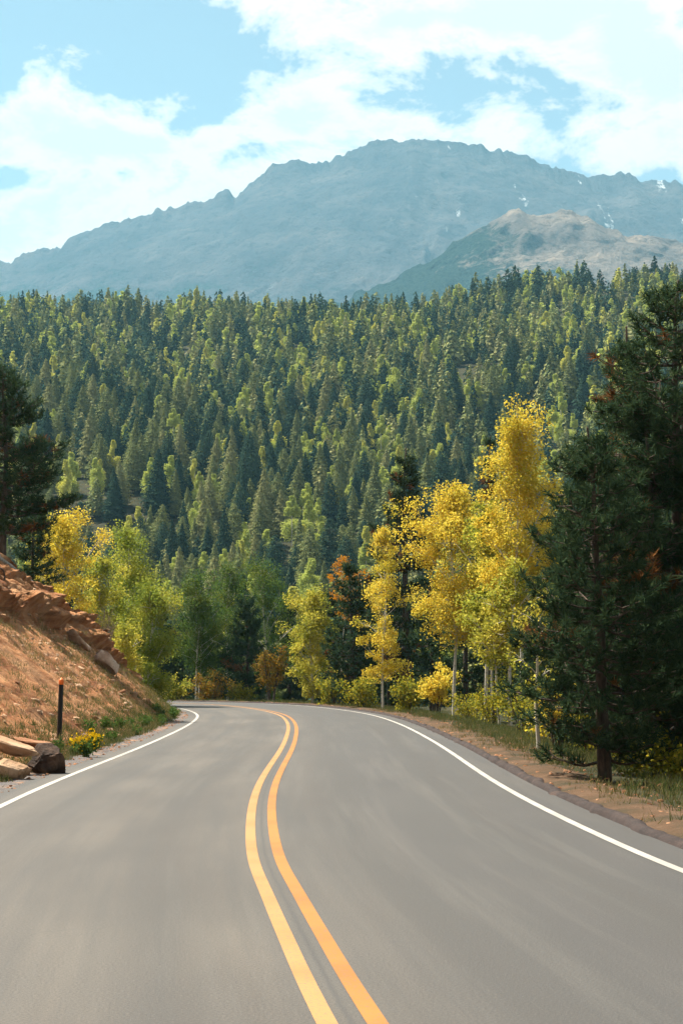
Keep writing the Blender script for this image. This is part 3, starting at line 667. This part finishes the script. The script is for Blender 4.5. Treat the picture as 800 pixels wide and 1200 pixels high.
# --- left, on and behind the bank
place_pine(4, 74, 430, 84, .2, 51, 'big dark pine on top of the red bank at the left edge', tufts=3000, nb=22, blen=.25, bw=.034, dead=.05, whorls=20, shape=.5, topr=.25)
place_pine(40, 82, 585, 38, .15, 52, 'small dark pine beside the big one on top of the red bank', tufts=1100, nb=20, blen=.25, bw=.03, dead=.05, whorls=13, shape=.6)
place_aspen(76, 90, 606, 34, .10, 'aspen_gold', 53, 'aspen_tree', 'bright yellow aspen behind the crest of the red bank', nleaf=19040, lsize=0.083, r0=.07, limbs=40)
place_aspen(56, 93, 612, 26, .10, 'aspen_lemon', 54, 'aspen_tree', 'yellow green aspen between the small pine and the bright yellow aspen', nleaf=11200, lsize=0.083, r0=.06)
place_aspen(150, 103, 622, 34, .04, 'aspen_lime', 55, 'aspen_tree', 'tall green aspen right of the bright yellow one', nleaf=19040, lsize=0.087, r0=.07, limbs=40)
place_aspen(176, 100, 692, 32, .02, 'aspen_lime', 56, 'aspen_tree', 'low bushy green aspen where the red bank runs out', nleaf=19040, lsize=0.087, r0=.06, limbs=40)
place_aspen(115, 99, 655, 28, .06, 'aspen_lemon', 57, 'aspen_tree', 'yellow green aspen behind the bare grey shrub', nleaf=15679, lsize=0.087, r0=.06)
place_aspen(152, 95, 738, 22, .03, 'aspen_lemon', 58, 'aspen_tree', 'small yellowish aspen sapling at the lower end of the bank', nleaf=8960, lsize=0.079, r0=.035, limbs=26)

# --- shrubs
def shrub(label, base, h, r, leaf, seed, n=1800, ls=.09, stems=7, group=None, name='shrub', bark='pine_bark'):
    rng = np.random.default_rng(seed); root = thing(name, label, 'shrub', tuple(base), group); tg, lg = Geo(), Geo(); cl = []
    for s in range(stems):
        az = s * 2 * PI / stems + rng.normal() * .4; e = np.array([math.cos(az) * r * rng.uniform(.3, .9), math.sin(az) * r * rng.uniform(.3, .9), h * rng.uniform(.65, 1.0)])
        k = np.linspace(0, 1, 5)[:, None]; st = np.array([math.cos(az), math.sin(az), 0]) * r * .1 - [0, 0, .1]
        p = st + (e - st) * k + np.array([0, 0, 1]) * np.sin(k * PI) * h * .1
        tube(tg, p, .016 * max(.5, h) * (1 - .8 * k[:, 0]) + .003, 5)
        for q in range(5):
            a = p[2] + (p[4] - p[2]) * rng.uniform(-.3, 1); c = a + rng.normal(size=3) * r * .28; c[2] = max(.08 * h, c[2]); cl.append(c)
            tube(tg, np.array([a, c]), np.array([.006, .003]), 4)
    C = np.array(cl)[rng.integers(0, len(cl), n)]; p = C + rng.normal(size=(n, 3)) * r * .17; p = p[p[:, 2] > .03]
    tg.build('stems', M[bark], root, True); leaves(lg, p, ls, rng); lg.build('foliage', M[leaf], root); return root
def place_shrub(px, Y, yt, rp, leaf, seed, label, **kw):
    b = at_ground(px, Y); b[2] = max(b[2], bank_z(b[0], Y)) if px < 200 else b[2]
    return shrub(label, b, max(.3, hgt(px, yt, Y, b)), rp / F * Y, leaf, seed, **kw)
place_shrub(248, 123, 793, 18, 'shrub_rust', 61, 'round rusty orange bush beside the white aspen trunk at the bend', n=2600, ls=.11)
place_shrub(318, 122, 756, 18, 'shrub_rust', 62, 'tall rusty brown bush right of the dark fir at the bend', n=2600, ls=.11)
place_shrub(205, 120, 796, 15, 'aspen_lemon', 63, 'small yellow green bush at the inner end of the bend', n=1600, ls=.11)
place_shrub(282, 124, 800, 16, 'shrub_dim', 64, 'low dull green bush at the foot of the dark fir', n=1500, ls=.11)
place_shrub(511, 82, 783, 20, 'aspen_gold', 65, 'bright yellow bush left of the pale curved aspen trunk', n=2600, ls=.09)
place_shrub(478, 86, 800, 22, 'shrub_dim', 66, 'dull green and yellow bush right of the slim golden aspen', n=2200, ls=.09)
place_shrub(425, 95, 800, 22, 'shrub_dim', 67, 'dull green bush left of the slim golden aspen', n=2200, ls=.10)
place_shrub(395, 103, 795, 20, 'shrub_dim', 68, 'dull green bush beside the bushy yellow green aspen', n=1800, ls=.10)
place_shrub(652, 44, 790, 28, 'aspen_gold', 69, 'orange yellow bush beside the bare white trunk under the pines', n=900, ls=.075)
k = 0
for (px, Y, yt, rp) in ((575, 66, 800, 26), (610, 58, 805, 26), (650, 50, 820, 32), (690, 44, 825, 36), (735, 41, 820, 44), (775, 38, 830, 44), (800, 43, 800, 50), (720, 49, 800, 40), (672, 56, 800, 36), (760, 35.5, 870, 40), (800, 33, 880, 40), (550, 72, 812, 22), (630, 62, 790, 30)):
    place_shrub(px, Y, yt, rp, 'shrub_dim', 600 + k, 'dim leafy shrub in the shade under the right hand pines', n=1500, ls=.065, group='shrubs in the shade under the right hand pines'); k += 1
# bare grey shrub behind the bank
b = at_ground(120, 91); rng = np.random.default_rng(77); root = thing('bare_shrub', 'leafless grey brown shrub behind the pale boulder on the bank', 'shrub', tuple(b)); tg = Geo(); hh = hgt(120, 715, 91, b)
for s in range(60):
    az = rng.uniform(0, 6.28); e = np.array([math.cos(az) * .8 * rng.uniform(.2, 1), math.sin(az) * .8 * rng.uniform(.2, 1), hh * rng.uniform(.6, 1.02)]); k_ = np.linspace(0, 1, 5)[:, None]
    p = e * k_ + np.array([0, 0, 1]) * np.sin(k_ * PI) * .2 + rng.normal(size=(5, 3)) * .05 * k_; tube(tg, p, .014 * (1 - .75 * k_[:, 0]), 4)
    for q in range(8):
        a = p[2] + (p[4] - p[2]) * rng.uniform(0, 1); tube(tg, np.array([a, a + rng.normal(size=3) * .22 + [0, 0, .12]]), np.array([.008, .005]), 4)
tg.build('stems', M['bare_twigs'], root)

# ------------------------------------------------------------------ wooded hill
rng = np.random.default_rng(5)
kinds = []   # (mesh hi, geo lo, category)
def kind(cat, hi, mid, lo, mats, nm):
    gh, gl = Geo(), Geo(); hi(gh); lo(gl); gm = Geo(); mid(gm); kinds.append((gh.mesh(nm, mats), gl, cat, mats, nm, gm))
for i, (mt, rr, bl) in enumerate((('hill_conifer', .21, .1), ('hill_conifer', .24, .6), ('hill_brown', .22, .2), ('hill_blue', .20, .1), ('hill_blue', .24, .5), ('hill_blue', .25, .7), ('hill_conifer', .18, .2))):
    kind('c', lambda g, i=i, rr=rr, bl=bl: shingle_geo(g, 1.0, rr, 80 + i, 9500, .021, 17, blunt=bl), lambda g, i=i, rr=rr, bl=bl: shingle_geo(g, 1.0, rr, 85 + i, 1300, .050, 13, blunt=bl, trunk=False), lambda g, i=i, rr=rr, bl=bl: shingle_geo(g, 1.0, rr, 90 + i, 300, .090, 9, blunt=bl, trunk=False), [M[mt], M['pine_bark']], 'conifer')
for i, (mt, rr) in enumerate((('hill_aspen', .15), ('hill_gold', .14), ('hill_aspen', .18))):
    kind('a', lambda g, i=i, rr=rr: round_geo(g, 1.0, rr, 100 + i, 8000, .021), lambda g, i=i, rr=rr: round_geo(g, 1.0, rr, 105 + i, 1100, .05), lambda g, i=i, rr=rr: round_geo(g, 1.0, rr, 110 + i, 260, .095), [M[mt], M['aspen_bark']], 'aspen_tree')
pts = []
yv = 142.0
while yv < 1045:
    sp = np.interp(yv, [142, 300, 420, 1045], [7.0, 6.5, 6.0, 6.7]); wx = .185 * yv + 34
    n = int(2 * wx / sp); xs = (np.arange(n) + rng.uniform(-.42, .42, n)) * sp - wx; ys = yv + rng.uniform(-.5, .5, n) * sp
    pts.append(np.stack([xs, ys], -1)); yv += sp * .93
pts = np.concatenate(pts); pts = pts[rng.uniform(size=len(pts)) < .93]
gap = fbm(pts[:, 0] / 22, pts[:, 1] / 30, oct=3, seed=88); pts = pts[gap > -.30]
ok = ~((pts[:, 1] < 150) & (np.abs(pts[:, 0]) < 60) & (pts[:, 1] < 142)); pts = pts[ok]
zt = terrain(pts[:, 0], pts[:, 1]); n = len(pts)
asp = .7 * fbm(pts[:, 0] / 16, pts[:, 1] / 24, oct=3, seed=91) + .36 * rng.normal(size=n)
isa = asp > .33
hts = np.where(isa, rng.normal(11.0, 1.8, n), rng.normal(12.8, 2.1, n) * rng.choice([1, 1, 1, .66, 1.18, .85], n)); hts = np.clip(hts, 5, 17.5); hts = np.where(pts[:, 1] < 330, np.minimum(hts, rng.uniform(7, 10.5, n)), hts)
kd = np.where(isa, rng.choice([7, 7, 8, 9], n), rng.choice([0, 1, 2, 3, 4, 5, 6], n)); rot = rng.uniform(0, 6.28, n); wd = rng.uniform(.9, 1.25, n) * np.where(hts < 9, 1.15, 1)
tops = np.stack([pts[:, 0], pts[:, 1], zt + hts], -1); tpx, tpy = proj(tops)
occ = np.interp(tpx, [-50, 0, 70, 80, 120, 165, 200, 210, 330, 345, 430, 440, 520, 525, 570, 575, 650, 655, 690, 700, 800, 900], [435, 435, 560, 615, 650, 640, 700, 685, 680, 700, 640, 530, 540, 585, 570, 490, 490, 520, 440, 385, 320, 320])
vis = (tpx > -8) & (tpx < 808) & (tpy < occ + 12)
order = np.argsort(pts[:, 1] / hts)
single = np.zeros(n, bool)
for flag in (False, True):
    c = [i for i in order if vis[i] and isa[i] == flag][:300]; single[c] = True
for i in np.where(single)[0]:
    me, _, cat, _, nm, _ = kinds[kd[i]]
    o = bpy.data.objects.new(nm, me); o.location = (pts[i, 0], pts[i, 1], zt[i]); o.rotation_euler = (0, 0, rot[i]); o.scale = (hts[i] * wd[i], hts[i] * wd[i], hts[i]); COL.objects.link(o)
    if cat == 'c': tag(o, 'dark conifer standing on the lower slope of the wooded hill beyond the road', 'tree', 'conifers on the lower wooded hill')
    else: tag(o, 'pale yellow green aspen standing among the conifers of the wooded hill', 'tree', 'aspens scattered on the wooded hill')
g = Geo(); mats = []; mi_of = {}
for ki, (_, gl_, cat, ms, nm, gm_) in [(a_, b_) for a_, b_ in enumerate(kinds)] * 2:
    if ms[0].name not in mi_of: mi_of[ms[0].name] = len(mats); mats.append(ms[0])
    near_ = (ki, 'n') not in mi_of; mi_of[(ki, 'n')] = 1; gl = gm_ if near_ else gl_
    sel = np.where((kd == ki) & ~single & ((pts[:, 1] < 520) == near_))[0]
    if len(sel) == 0: continue
    for v, f in zip(gl.v, gl.f):
        vv = gl_v = v
        base = f.min(); f0 = f - base
        c, s = np.cos(rot[sel]), np.sin(rot[sel]); sc = hts[sel] * wd[sel]
        X = (vv[None, :, 0] * c[:, None] - vv[None, :, 1] * s[:, None]) * sc[:, None] + pts[sel, 0][:, None]
        Yv = (vv[None, :, 0] * s[:, None] + vv[None, :, 1] * c[:, None]) * sc[:, None] + pts[sel, 1][:, None]
        Zv = vv[None, :, 2] * hts[sel][:, None] + zt[sel][:, None]
        W = np.stack([X, Yv, Zv], -1).reshape(-1, 3)
        FF = (f0[None] + (np.arange(len(sel)) * len(vv))[:, None, None]).reshape(-1, f.shape[1])
        g.add(W, FF, mi_of[ms[0].name])
tag(g.build('forest', mats), 'dense mass of conifers and pale aspens covering the far hillside', 'forest', kind='stuff')
print('hill trees', n, 'single', single.sum(), 'visible', vis.sum())

# ------------------------------------------------------------------ bank details
def rock_geo(size, seed, res=26, strat=0.0, pw=.55):
    rng = np.random.default_rng(seed); nu, nv = res * 2, res
    th = np.linspace(0, 2 * PI, nu, endpoint=False); ph = np.linspace(.0, PI, nv)
    T_, P_ = np.meshgrid(th, ph, indexing='ij'); d = np.stack([np.cos(T_) * np.sin(P_), np.sin(T_) * np.sin(P_), np.cos(P_)], -1)
    q = np.sign(d) * np.abs(d) ** pw; q = q / np.max(np.abs(q), -1, keepdims=True) * .35 + q * .65      # blocky
    for k in range(13):
        nrm = unit(rng.normal(size=3)); o_ = rng.uniform(.58, .92); over = np.clip((q @ nrm) - o_, 0, None); q = q - over[..., None] * nrm
    q = q * (1 + .20 * fbm(d[..., 0] * 2 + seed, d[..., 1] * 2, d[..., 2] * 2, oct=5, seed=seed) + .05 * fbm(d[..., 0] * 7 + seed, d[..., 1] * 7, d[..., 2] * 7, oct=3, seed=seed + 9))[..., None]
    if strat:
        lz = q[..., 2] * 3.2 + .35 * fbm(d[..., 0] * 2, d[..., 1] * 2, seed=3); fz = lz - np.floor(lz)
        q[..., :2] *= (1 + strat * (1.6 * _hash(np.floor(lz), lz * 0, lz * 0, seed) - .8 - .55 * (fz > .78)))[..., None]
    v = (q * np.asarray(size) * .5).reshape(-1, 3); i = np.arange(nu)[:, None]; j = np.arange(nv - 1)[None, :]; i2 = (i + 1) % nu
    g = Geo(); g.add(v, np.stack([i * nv + j, i * nv + j + 1, i2 * nv + j + 1, i2 * nv + j], -1).reshape(-1, 4)); return g
def rock(label, loc, size, seed, mat, rot=(0, 0, 0), group=None, name='boulder', cat='rock', strat=0.0, res=26, pw=.55):
    o = rock_geo(size, seed, res, strat, pw).build(name, M[mat], None, True); o.location = tuple(loc); o.rotation_euler = rot
    return tag(o, label, cat, group)
h, nn = bank_hit(121, 783)
if h is not None: rock('pale pink granite boulder jutting from the lower end of the red bank', h + [.12, -.1, .16], (.85, 1.35, .62), 3, 'rock_pale', (-.15, .40, .3), pw=.35, res=48)
h, nn = bank_hit(86, 752)
if h is not None: rock('flat pale ledge stone above a dark undercut in the red bank', h + [.05, 0, .12], (1.0, 3.6, .42), 4, 'rock_pale', (-.16, .45, -.06), pw=.35)
rock('upper tan slab at the foot of the bank in the bottom left', P(8, 876, 34.2), (.95, .8, .26), 5, 'rock_tan', (.10, .30, .3), pw=.3)
rock('lower tan slab nearest the road in the bottom left', P(10, 901, 32.6), (.75, .62, .34), 6, 'rock_tan', (.08, .22, .15), pw=.3)
rock('dark layered block standing in for a shaded hollow at the road edge below the black post', P(53, 897, 34.6), (.56, .60, .66), 7, 'rock_dark', (.16, -.24, .5), strat=.10, pw=.6, res=60)
rock('flat reddish stone lying behind the dark layered block', P(38, 872, 35.4), (.62, .7, .20), 8, 'rock_red', (.06, .12, .25), name='stone', pw=.6)
k = 0
rng = np.random.default_rng(15)
for (px, py, s) in ((185, 815, .30), (172, 822, .26), (160, 806, .22), (150, 824, .24), (140, 812, .20), (130, 800, .18), (178, 835, .2), (165, 838, .22), (108, 818, .18), (96, 806, .15), (125, 830, .18), (190, 828, .24), (110, 842, .16), (40, 820, .14), (20, 800, .15), (60, 838, .13), (90, 850, .13), (147, 835, .2), (118, 808, .2), (155, 815, .26)):
    h, nn = bank_hit(px, py)
    if h is None: continue
    rock('small angular stone lying on the sandy lower slope of the bank', h, (s * rng.uniform(1.2, 2.2), s * rng.uniform(.9, 1.4), s * .7), 30 + k, 'rock_red' if k % 2 else 'rock_tan', (rng.uniform(-.4, .4), rng.uniform(.1, .7), rng.uniform(0, 3)), 'stones on the sandy bank', 'stone', res=12); k += 1
# delineator post
h, nn = bank_hit(69.5, 869); h = h if h is not None else P(69.5, 869, 46)
hp = float(P(71, 797, h[1])[2] - h[2])
root = thing('marker_post', 'thin black roadside marker post with an orange top on the left bank', 'post', tuple(h)); root.rotation_euler = (0, R(1.6), 0)
g = Geo(); w = .045
tube(g, np.array([[0, 0, -.3], [0, 0, hp * .5], [0, 0, hp - .09]]), np.array([.050, .049, .048]), 8); g.build('post', M['post'], root)
g = Geo()
for s in range(1):
    prof_ = [(-.07, .050), (-.03, .054), (.02, .052), (.035, .04)]
    tube(g, np.array([[0, 0, hp - .02 + z] for z, r_ in prof_]), np.array([r_ for z, r_ in prof_]), 10)
g.build('reflector', M['orange'], root, True)
# grey branch along the crest, and a root loop
ptsl = []
for (px, py) in ((-14, 642), (0, 652), (12, 660), (24, 669), (34, 677), (44, 685)):
    p = P(px, py, np.interp(py, [640, 700], [70, 79])); p[2] = bank_z(p[0], p[1]) + .10; ptsl.append(p)
ptsl = np.array(ptsl); c0 = ptsl.mean(0); g = Geo(); tube(g, ptsl - c0, np.linspace(.09, .05, 6), 8)
o = g.build('fallen_branch', M['dead_wood'], None, True); o.location = tuple(c0); tag(o, 'long grey fallen branch lying along the crest of the red bank', 'branch')
h, nn = bank_hit(1, 677)
if h is not None:
    g = Geo(); a = np.linspace(-.3, 2 * PI - .9, 16); tube(g, np.stack([.16 * np.cos(a), -.1 + 0 * a, .30 * np.sin(a)], -1), np.full(16, .035), 6)
    o = g.build('exposed_root', M['pine_bark'], None, True); o.location = tuple(h + [0, -.05, 0]); tag(o, 'dark looped root sticking out of the bank near the left edge', 'root')

# weeds with yellow flowers at the foot of the bank
def weed(label, loc, hh, r, seed, flowers, group=None, n=260, ls=.06):
    rng = np.random.default_rng(seed); root = thing('weed', label, 'plant', tuple(loc), group); tg, lg, fg = Geo(), Geo(), Geo(); tips = []
    for s in range(14):
        az = rng.uniform(0, 6.28); e = np.array([math.cos(az) * r * rng.uniform(.1, 1), math.sin(az) * r * rng.uniform(.1, 1), hh * rng.uniform(.55, 1)]); k = np.linspace(0, 1, 4)[:, None]
        p = e * k ** 1.1; tube(tg, p, np.linspace(.006, .003, 4), 4); tips.append(p)
    T_ = np.array(tips); idx = rng.integers(0, 14, n); kk = rng.uniform(.1, .95, n)[:, None]
    leaves(lg, T_[idx, 0] + (T_[idx, 3] - T_[idx, 0]) * kk + rng.normal(size=(n, 3)) * r * .12, ls, rng)
    if flowers:
        f = np.repeat(T_[:, 3], flowers, 0) + rng.normal(size=(14 * flowers, 3)) * .05; leaves(lg, f, .05, rng, 1)
    tg.build('stems', M['weed_green'], root); lg.build('foliage', [M['weed_green'], M['flower']], root)
for k, (px, py, hh, r, fl) in enumerate(((104, 884, .42, .28, 6), (94, 894, .36, .26, 9), (112, 880, .40, .24, 10))):
    p = at_ground(px, float(G_Y) if False else 41 + k * 1.5); p[2] = max(p[2], 0.0)
    h, nn = bank_hit(px, py); p = h if h is not None else p
    weed(['tallest clump of yellow flowering weeds right of the black post', 'clump of weeds with few yellow flowers nearest the dark layered block', 'small yellow flowering weed behind the tallest clump'][k], p, hh, r, 200 + k, fl)
rng = np.random.default_rng(33)
for k in range(34):
    Y = 38 + k * 1.45 + rng.uniform(-.5, .5); x = float(cx_at(Y)) - EDGE_L - rng.uniform(.35, 1.0); p = np.array([x, Y, max(bank_z(x, Y), 0.0)])
    weed('low leafy green weed along the foot of the bank', p, rng.uniform(.2, .42), rng.uniform(.16, .3), 300 + k, 0, 'green weeds along the foot of the bank', 200, .055)

# grasses
def grass(name, label, base, hmin, hmax, per, spread, mat, seed, w=.012):
    rng = np.random.default_rng(seed); n = len(base) * per; B = np.repeat(base, per, 0) + np.concatenate([rng.normal(size=(n, 2)) * spread, np.zeros((n, 1))], 1)
    D = unit(np.concatenate([rng.normal(size=(n, 2)) * .42, np.ones((n, 1))], 1)); g = Geo(); blades(g, B, D, rng.uniform(hmin, hmax, n), np.full(n, w), rng)
    return tag(g.build(name, M[mat]), label, 'grass', kind='stuff')
rng = np.random.default_rng(44); base = []
Vr = V.reshape(len(by), nt, 3)
for _ in range(5200):
    i = rng.integers(0, len(by)); t = rng.uniform(0, 1) ** 1.5; j = int(t * .62 * (nt / 1.22))
    p = Vr[i, j]
    if fbm(np.array([p[0] * .6]), np.array([p[1] * .35]), seed=99)[0] + .35 * rng.normal() + .25 - t * .35 > 0.05: base.append(p)
for _ in range(350):
    i = rng.integers(0, len(by)); p = Vr[i, int(nt / 1.22 * rng.uniform(.99, 1.08))]; base.append(p)
grass('dry_grass', 'straw coloured grass tufts over the lower slope of the bank', np.array(base), .08, .24, 12, .09, 'dry_grass', 1, .013)
base = []
for _ in range(1500):
    Y = rng.uniform(20, 96); x = float(cx_at(Y)) - EDGE_L - .35 - abs(rng.normal()) * .55; base.append((x, Y, max(bank_z(x, Y), -.02)))
grass('green_grass', 'green grass along the foot of the red bank', np.array(base), .06, .24, 16, .09, 'green_grass', 2, .014)
base = []
for _ in range(6000):
    s = rng.integers(0, len(RC)); o_ = KR + .45 + 2.6 * rng.uniform() ** .6 if rng.uniform() < .8 else KR + 2.2 + rng.uniform(0, 5); p = RC[s] + RN[s] * o_
    if p[1] < 8: continue
    if o_ < KR + 1.0 and fbm(np.array([p[0] * .9]), np.array([p[1] * .5]), seed=101)[0] < .02: continue
    z = .04 if o_ < KR + 2.2 else tz(p[0], p[1]); base.append((p[0], p[1], z))
grass('verge_grass', 'patchy green and dry grass on the right verge', np.array(base), .05, .22, 16, .10, 'green_grass', 3, .012)
base = []
for _ in range(2600):
    s = rng.integers(0, len(RC)); o_ = KR + .3 + 2.2 * rng.uniform(); p = RC[s] + RN[s] * o_
    if 8 < p[1] < 120 and fbm(np.array([p[0] * .7]), np.array([p[1] * .4]), seed=141)[0] > -.05: base.append((p[0], p[1] + rng.uniform(-.2, .2), .03))
grass('verge_straw', 'short dry straw coloured grass on the right verge', np.array(base), .03, .15, 12, .08, 'dry_grass', 4, .012)

def pebbles(name, label, base, smin, smax, mat, seed):
    rng = np.random.default_rng(seed); n = len(base); o8 = np.array([[1, 0, 0], [-.5, .87, 0], [-.5, -.87, 0], [.3, .5, .55], [-.6, 0, .5], [.3, -.5, .6]])
    f8 = np.array([[0, 1, 3], [1, 2, 4], [2, 0, 5], [1, 4, 3], [2, 5, 4], [0, 3, 5], [3, 4, 5]])
    s_ = (smin + (smax - smin) * rng.uniform(0, 1, n) ** 3)[:, None, None]; a = rng.uniform(0, 6.28, n); c, q = np.cos(a)[:, None], np.sin(a)[:, None]
    v = o8[None] * (1 + .3 * rng.normal(size=(n, 6, 1))) * s_; v = np.stack([v[..., 0] * c - v[..., 1] * q, v[..., 0] * q + v[..., 1] * c, v[..., 2] * .9], -1) + np.asarray(base)[:, None]
    g = Geo(); g.add(v.reshape(-1, 3), (f8[None] + 6 * np.arange(n)[:, None, None]).reshape(-1, 3)); return tag(g.build(name, M[mat]), label, 'gravel', kind='stuff')
rng = np.random.default_rng(70); base = []
for _ in range(5200):
    i = rng.integers(0, len(by)); p = Vr[i, int(rng.uniform(0, 1) ** 1.7 * .7 * nt / 1.22)]
    if fbm(np.array([p[0] * .5]), np.array([p[1] * .3]), seed=120)[0] > -.15: base.append(p)
pebbles('loose_stones', 'loose red and tan stones scattered over the sandy bank', np.array(base), .015, .11, 'rock_tan', 5)
base = []
for _ in range(4200):
    s = rng.integers(0, len(RC)); p = RC[s] + RN[s] * (KR + .25 + 1.5 * rng.uniform())
    if 8 < p[1] < 125: base.append((p[0] + rng.uniform(-.1, .1), p[1] + rng.uniform(-.2, .2), .03))
pebbles('verge_gravel', 'loose reddish gravel on the right verge', np.array(base), .012, .06, 'rock_red', 6)
base = []
for _ in range(2600):
    s = rng.integers(0, len(RC)); p = RC[s] - RN[s] * (EDGE_L - .12 + abs(rng.normal()) * .35)
    if 18 < p[1] < 100: base.append((p[0], p[1] + rng.uniform(-.2, .2), .0))
pebbles('shoulder_stones', 'loose gravel on the dark shoulder below the bank', np.array(base), .01, .045, 'rock_red', 7)

# ------------------------------------------------------------------ haze
DENS = 0.8e-4
hb = bpy.data.meshes.new('haze')
x0, x1, y0, y1, z0, z1 = -6900, 6900, -250, 9400, -70, 2300
hb.from_pydata([(x, y, z) for x in (x0, x1) for y in (y0, y1) for z in (z0, z1)], [], [(0, 1, 3, 2), (4, 6, 7, 5), (0, 4, 5, 1), (2, 3, 7, 6), (0, 2, 6, 4), (1, 5, 7, 3)])
hm = bpy.data.materials.new('haze'); hm.use_nodes = True; nt_ = hm.node_tree; nt_.nodes.clear(); ho = nt_.nodes.new('ShaderNodeOutputMaterial'); pv = nt_.nodes.new('ShaderNodeVolumePrincipled')
pv.inputs['Color'].default_value = (.26, .55, .74, 1); pv.inputs['Density'].default_value = DENS; pv.inputs['Anisotropy'].default_value = .2
nt_.links.new(pv.outputs[0], ho.inputs['Volume']); hb.materials.append(hm)
hz = bpy.data.objects.new('haze', hb); COL.objects.link(hz); tag(hz, 'thin blue air between the road and the mountains', 'haze', kind='stuff')

# ------------------------------------------------------------------ light and sky
SUN_AZ, SUN_EL = R(-50), R(56)
sd = Vector((math.sin(SUN_AZ) * math.cos(SUN_EL), math.cos(SUN_AZ) * math.cos(SUN_EL), math.sin(SUN_EL)))
sl = bpy.data.lights.new('sun', 'SUN'); sl.energy = 5.0; sl.angle = R(.53); sl.color = (1.0, .93, .80)
so = bpy.data.objects.new('sun', sl); COL.objects.link(so); so.rotation_euler = (-sd).to_track_quat('-Z', 'Y').to_euler()
w = bpy.data.worlds.new("World"); SC.world = w; w.use_nodes = True
class WT(NT):
    def __init__(s, w): s.t = w.node_tree; s.N = s.t.nodes; s.L = s.t.links; s.N.clear(); s.out = s.N.new('ShaderNodeOutputWorld')
m = WT(w)
sky = m.n('TexSky', sky_type='NISHITA'); sky.sun_disc = False; sky.sun_elevation = SUN_EL; sky.sun_rotation = SUN_AZ % (2 * PI); sky.altitude = 2600; sky.air_density = 1.0; sky.dust_density = 1.2; sky.ozone_density = 1.0
SKY = .056
tc = m.n('TexCoord'); gen = tc.outputs['Generated']; sx = m.n('SeparateXYZ'); m.L.new(gen, sx.inputs[0])
# clouds: fractal noise on the sky dome, thicker where the banks of cloud stand
mp = m.n('Mapping'); m.L.new(gen, mp.inputs['Vector']); mp.inputs['Scale'].default_value = (1, 1, 1.7)
n1 = m.noise(mp.outputs[0], 17, 12, .62, .25); n2 = m.noise(mp.outputs[0], 5.0, 4, .55)
def blob(px, py, rx, ry, amp):
    d = ray(px, py); d = d / np.linalg.norm(d)
    a = m.math('DIVIDE', m.math('SUBTRACT', sx.outputs[0], float(d[0])), rx / F); b = m.math('DIVIDE', m.math('SUBTRACT', sx.outputs[2], float(d[2])), ry / F)
    r2 = m.math('ADD', m.math('MULTIPLY', a, a), m.math('MULTIPLY', b, b))
    return m.math('MULTIPLY', m.math('POWER', 2.718, m.math('MULTIPLY', r2, -1.0)), amp)
acc = m.math('MULTIPLY', m.math('SUBTRACT', n1, .5), 2.5)
acc = m.math('ADD', acc, m.math('MULTIPLY', m.math('SUBTRACT', n2, .5), .35))
for bl in ((520, 5, 190, 42, .42), (330, -15, 60, 40, .25), (650, 32, 120, 42, .40), (765, 62, 75, 62, .55), (20, 145, 110, 62, .42), (150, 160, 130, 36, .36), (320, 140, 70, 26, .24), (60, 270, 190, 40, .36), (260, 225, 150, 45, .26), (480, 148, 110, 24, .34), (620, 168, 60, 16, .16), (770, 180, 70, 36, .30), (580, 90, 30, 14, .16),
           (35, 205, 46, 16, -.30), (150, 203, 55, 15, -.28), (225, 190, 40, 12, -.15), (340, 172, 40, 12, -.2), (150, 50, 190, 38, -.42), (460, 92, 110, 26, -.08), (650, 130, 90, 30, .05)):
    acc = m.math('ADD', acc, blob(*bl))
cov = m.ramp(acc, [(.0, 0.0), (.09, .5), (.26, 1.0)])
cov = m.math('MULTIPLY', cov, m.n('MapRange').outputs[0]) if False else cov
thick = m.ramp(m.math('ADD', acc, m.math('MULTIPLY', m.math('SUBTRACT', m.noise(mp.outputs[0], 22, 6, .62), .5), 1.1)), [(.12, (1.0, .88, .75)), (.36, (.95, .84, .72)), (.62, (.74, .68, .61))])
bg1 = m.n('Background'); m.L.new(m.mix(1.0, sky.outputs[0], (1.24, 1.06, .78), 'MULTIPLY'), bg1.inputs[0]); bg1.inputs[1].default_value = SKY
bg2 = m.n('Background'); m.L.new(thick, bg2.inputs[0]); bg2.inputs[1].default_value = .47
mx = m.n('MixShader'); m.L.new(cov, mx.inputs[0]); m.L.new(bg1.outputs[0], mx.inputs[1]); m.L.new(bg2.outputs[0], mx.inputs[2]); m.L.new(mx.outputs[0], m.out.inputs['Surface'])

SC.view_settings.view_transform = 'Standard'; SC.view_settings.look = 'None'; SC.view_settings.gamma = 1; SC.view_settings.exposure = 1.65; SC.view_settings.use_curve_mapping = False
SC.render.engine = 'CYCLES'
cy = SC.cycles; cy.use_denoising = True; cy.max_bounces = 6; cy.diffuse_bounces = 3; cy.transmission_bounces = 3; cy.glossy_bounces = 2; cy.volume_bounces = 1; cy.transparent_max_bounces = 8
cy.use_adaptive_sampling = True; cy.adaptive_threshold = .02; cy.sample_clamp_indirect = 6
try: cy.denoiser = 'OPENIMAGEDENOISE'
except Exception: pass
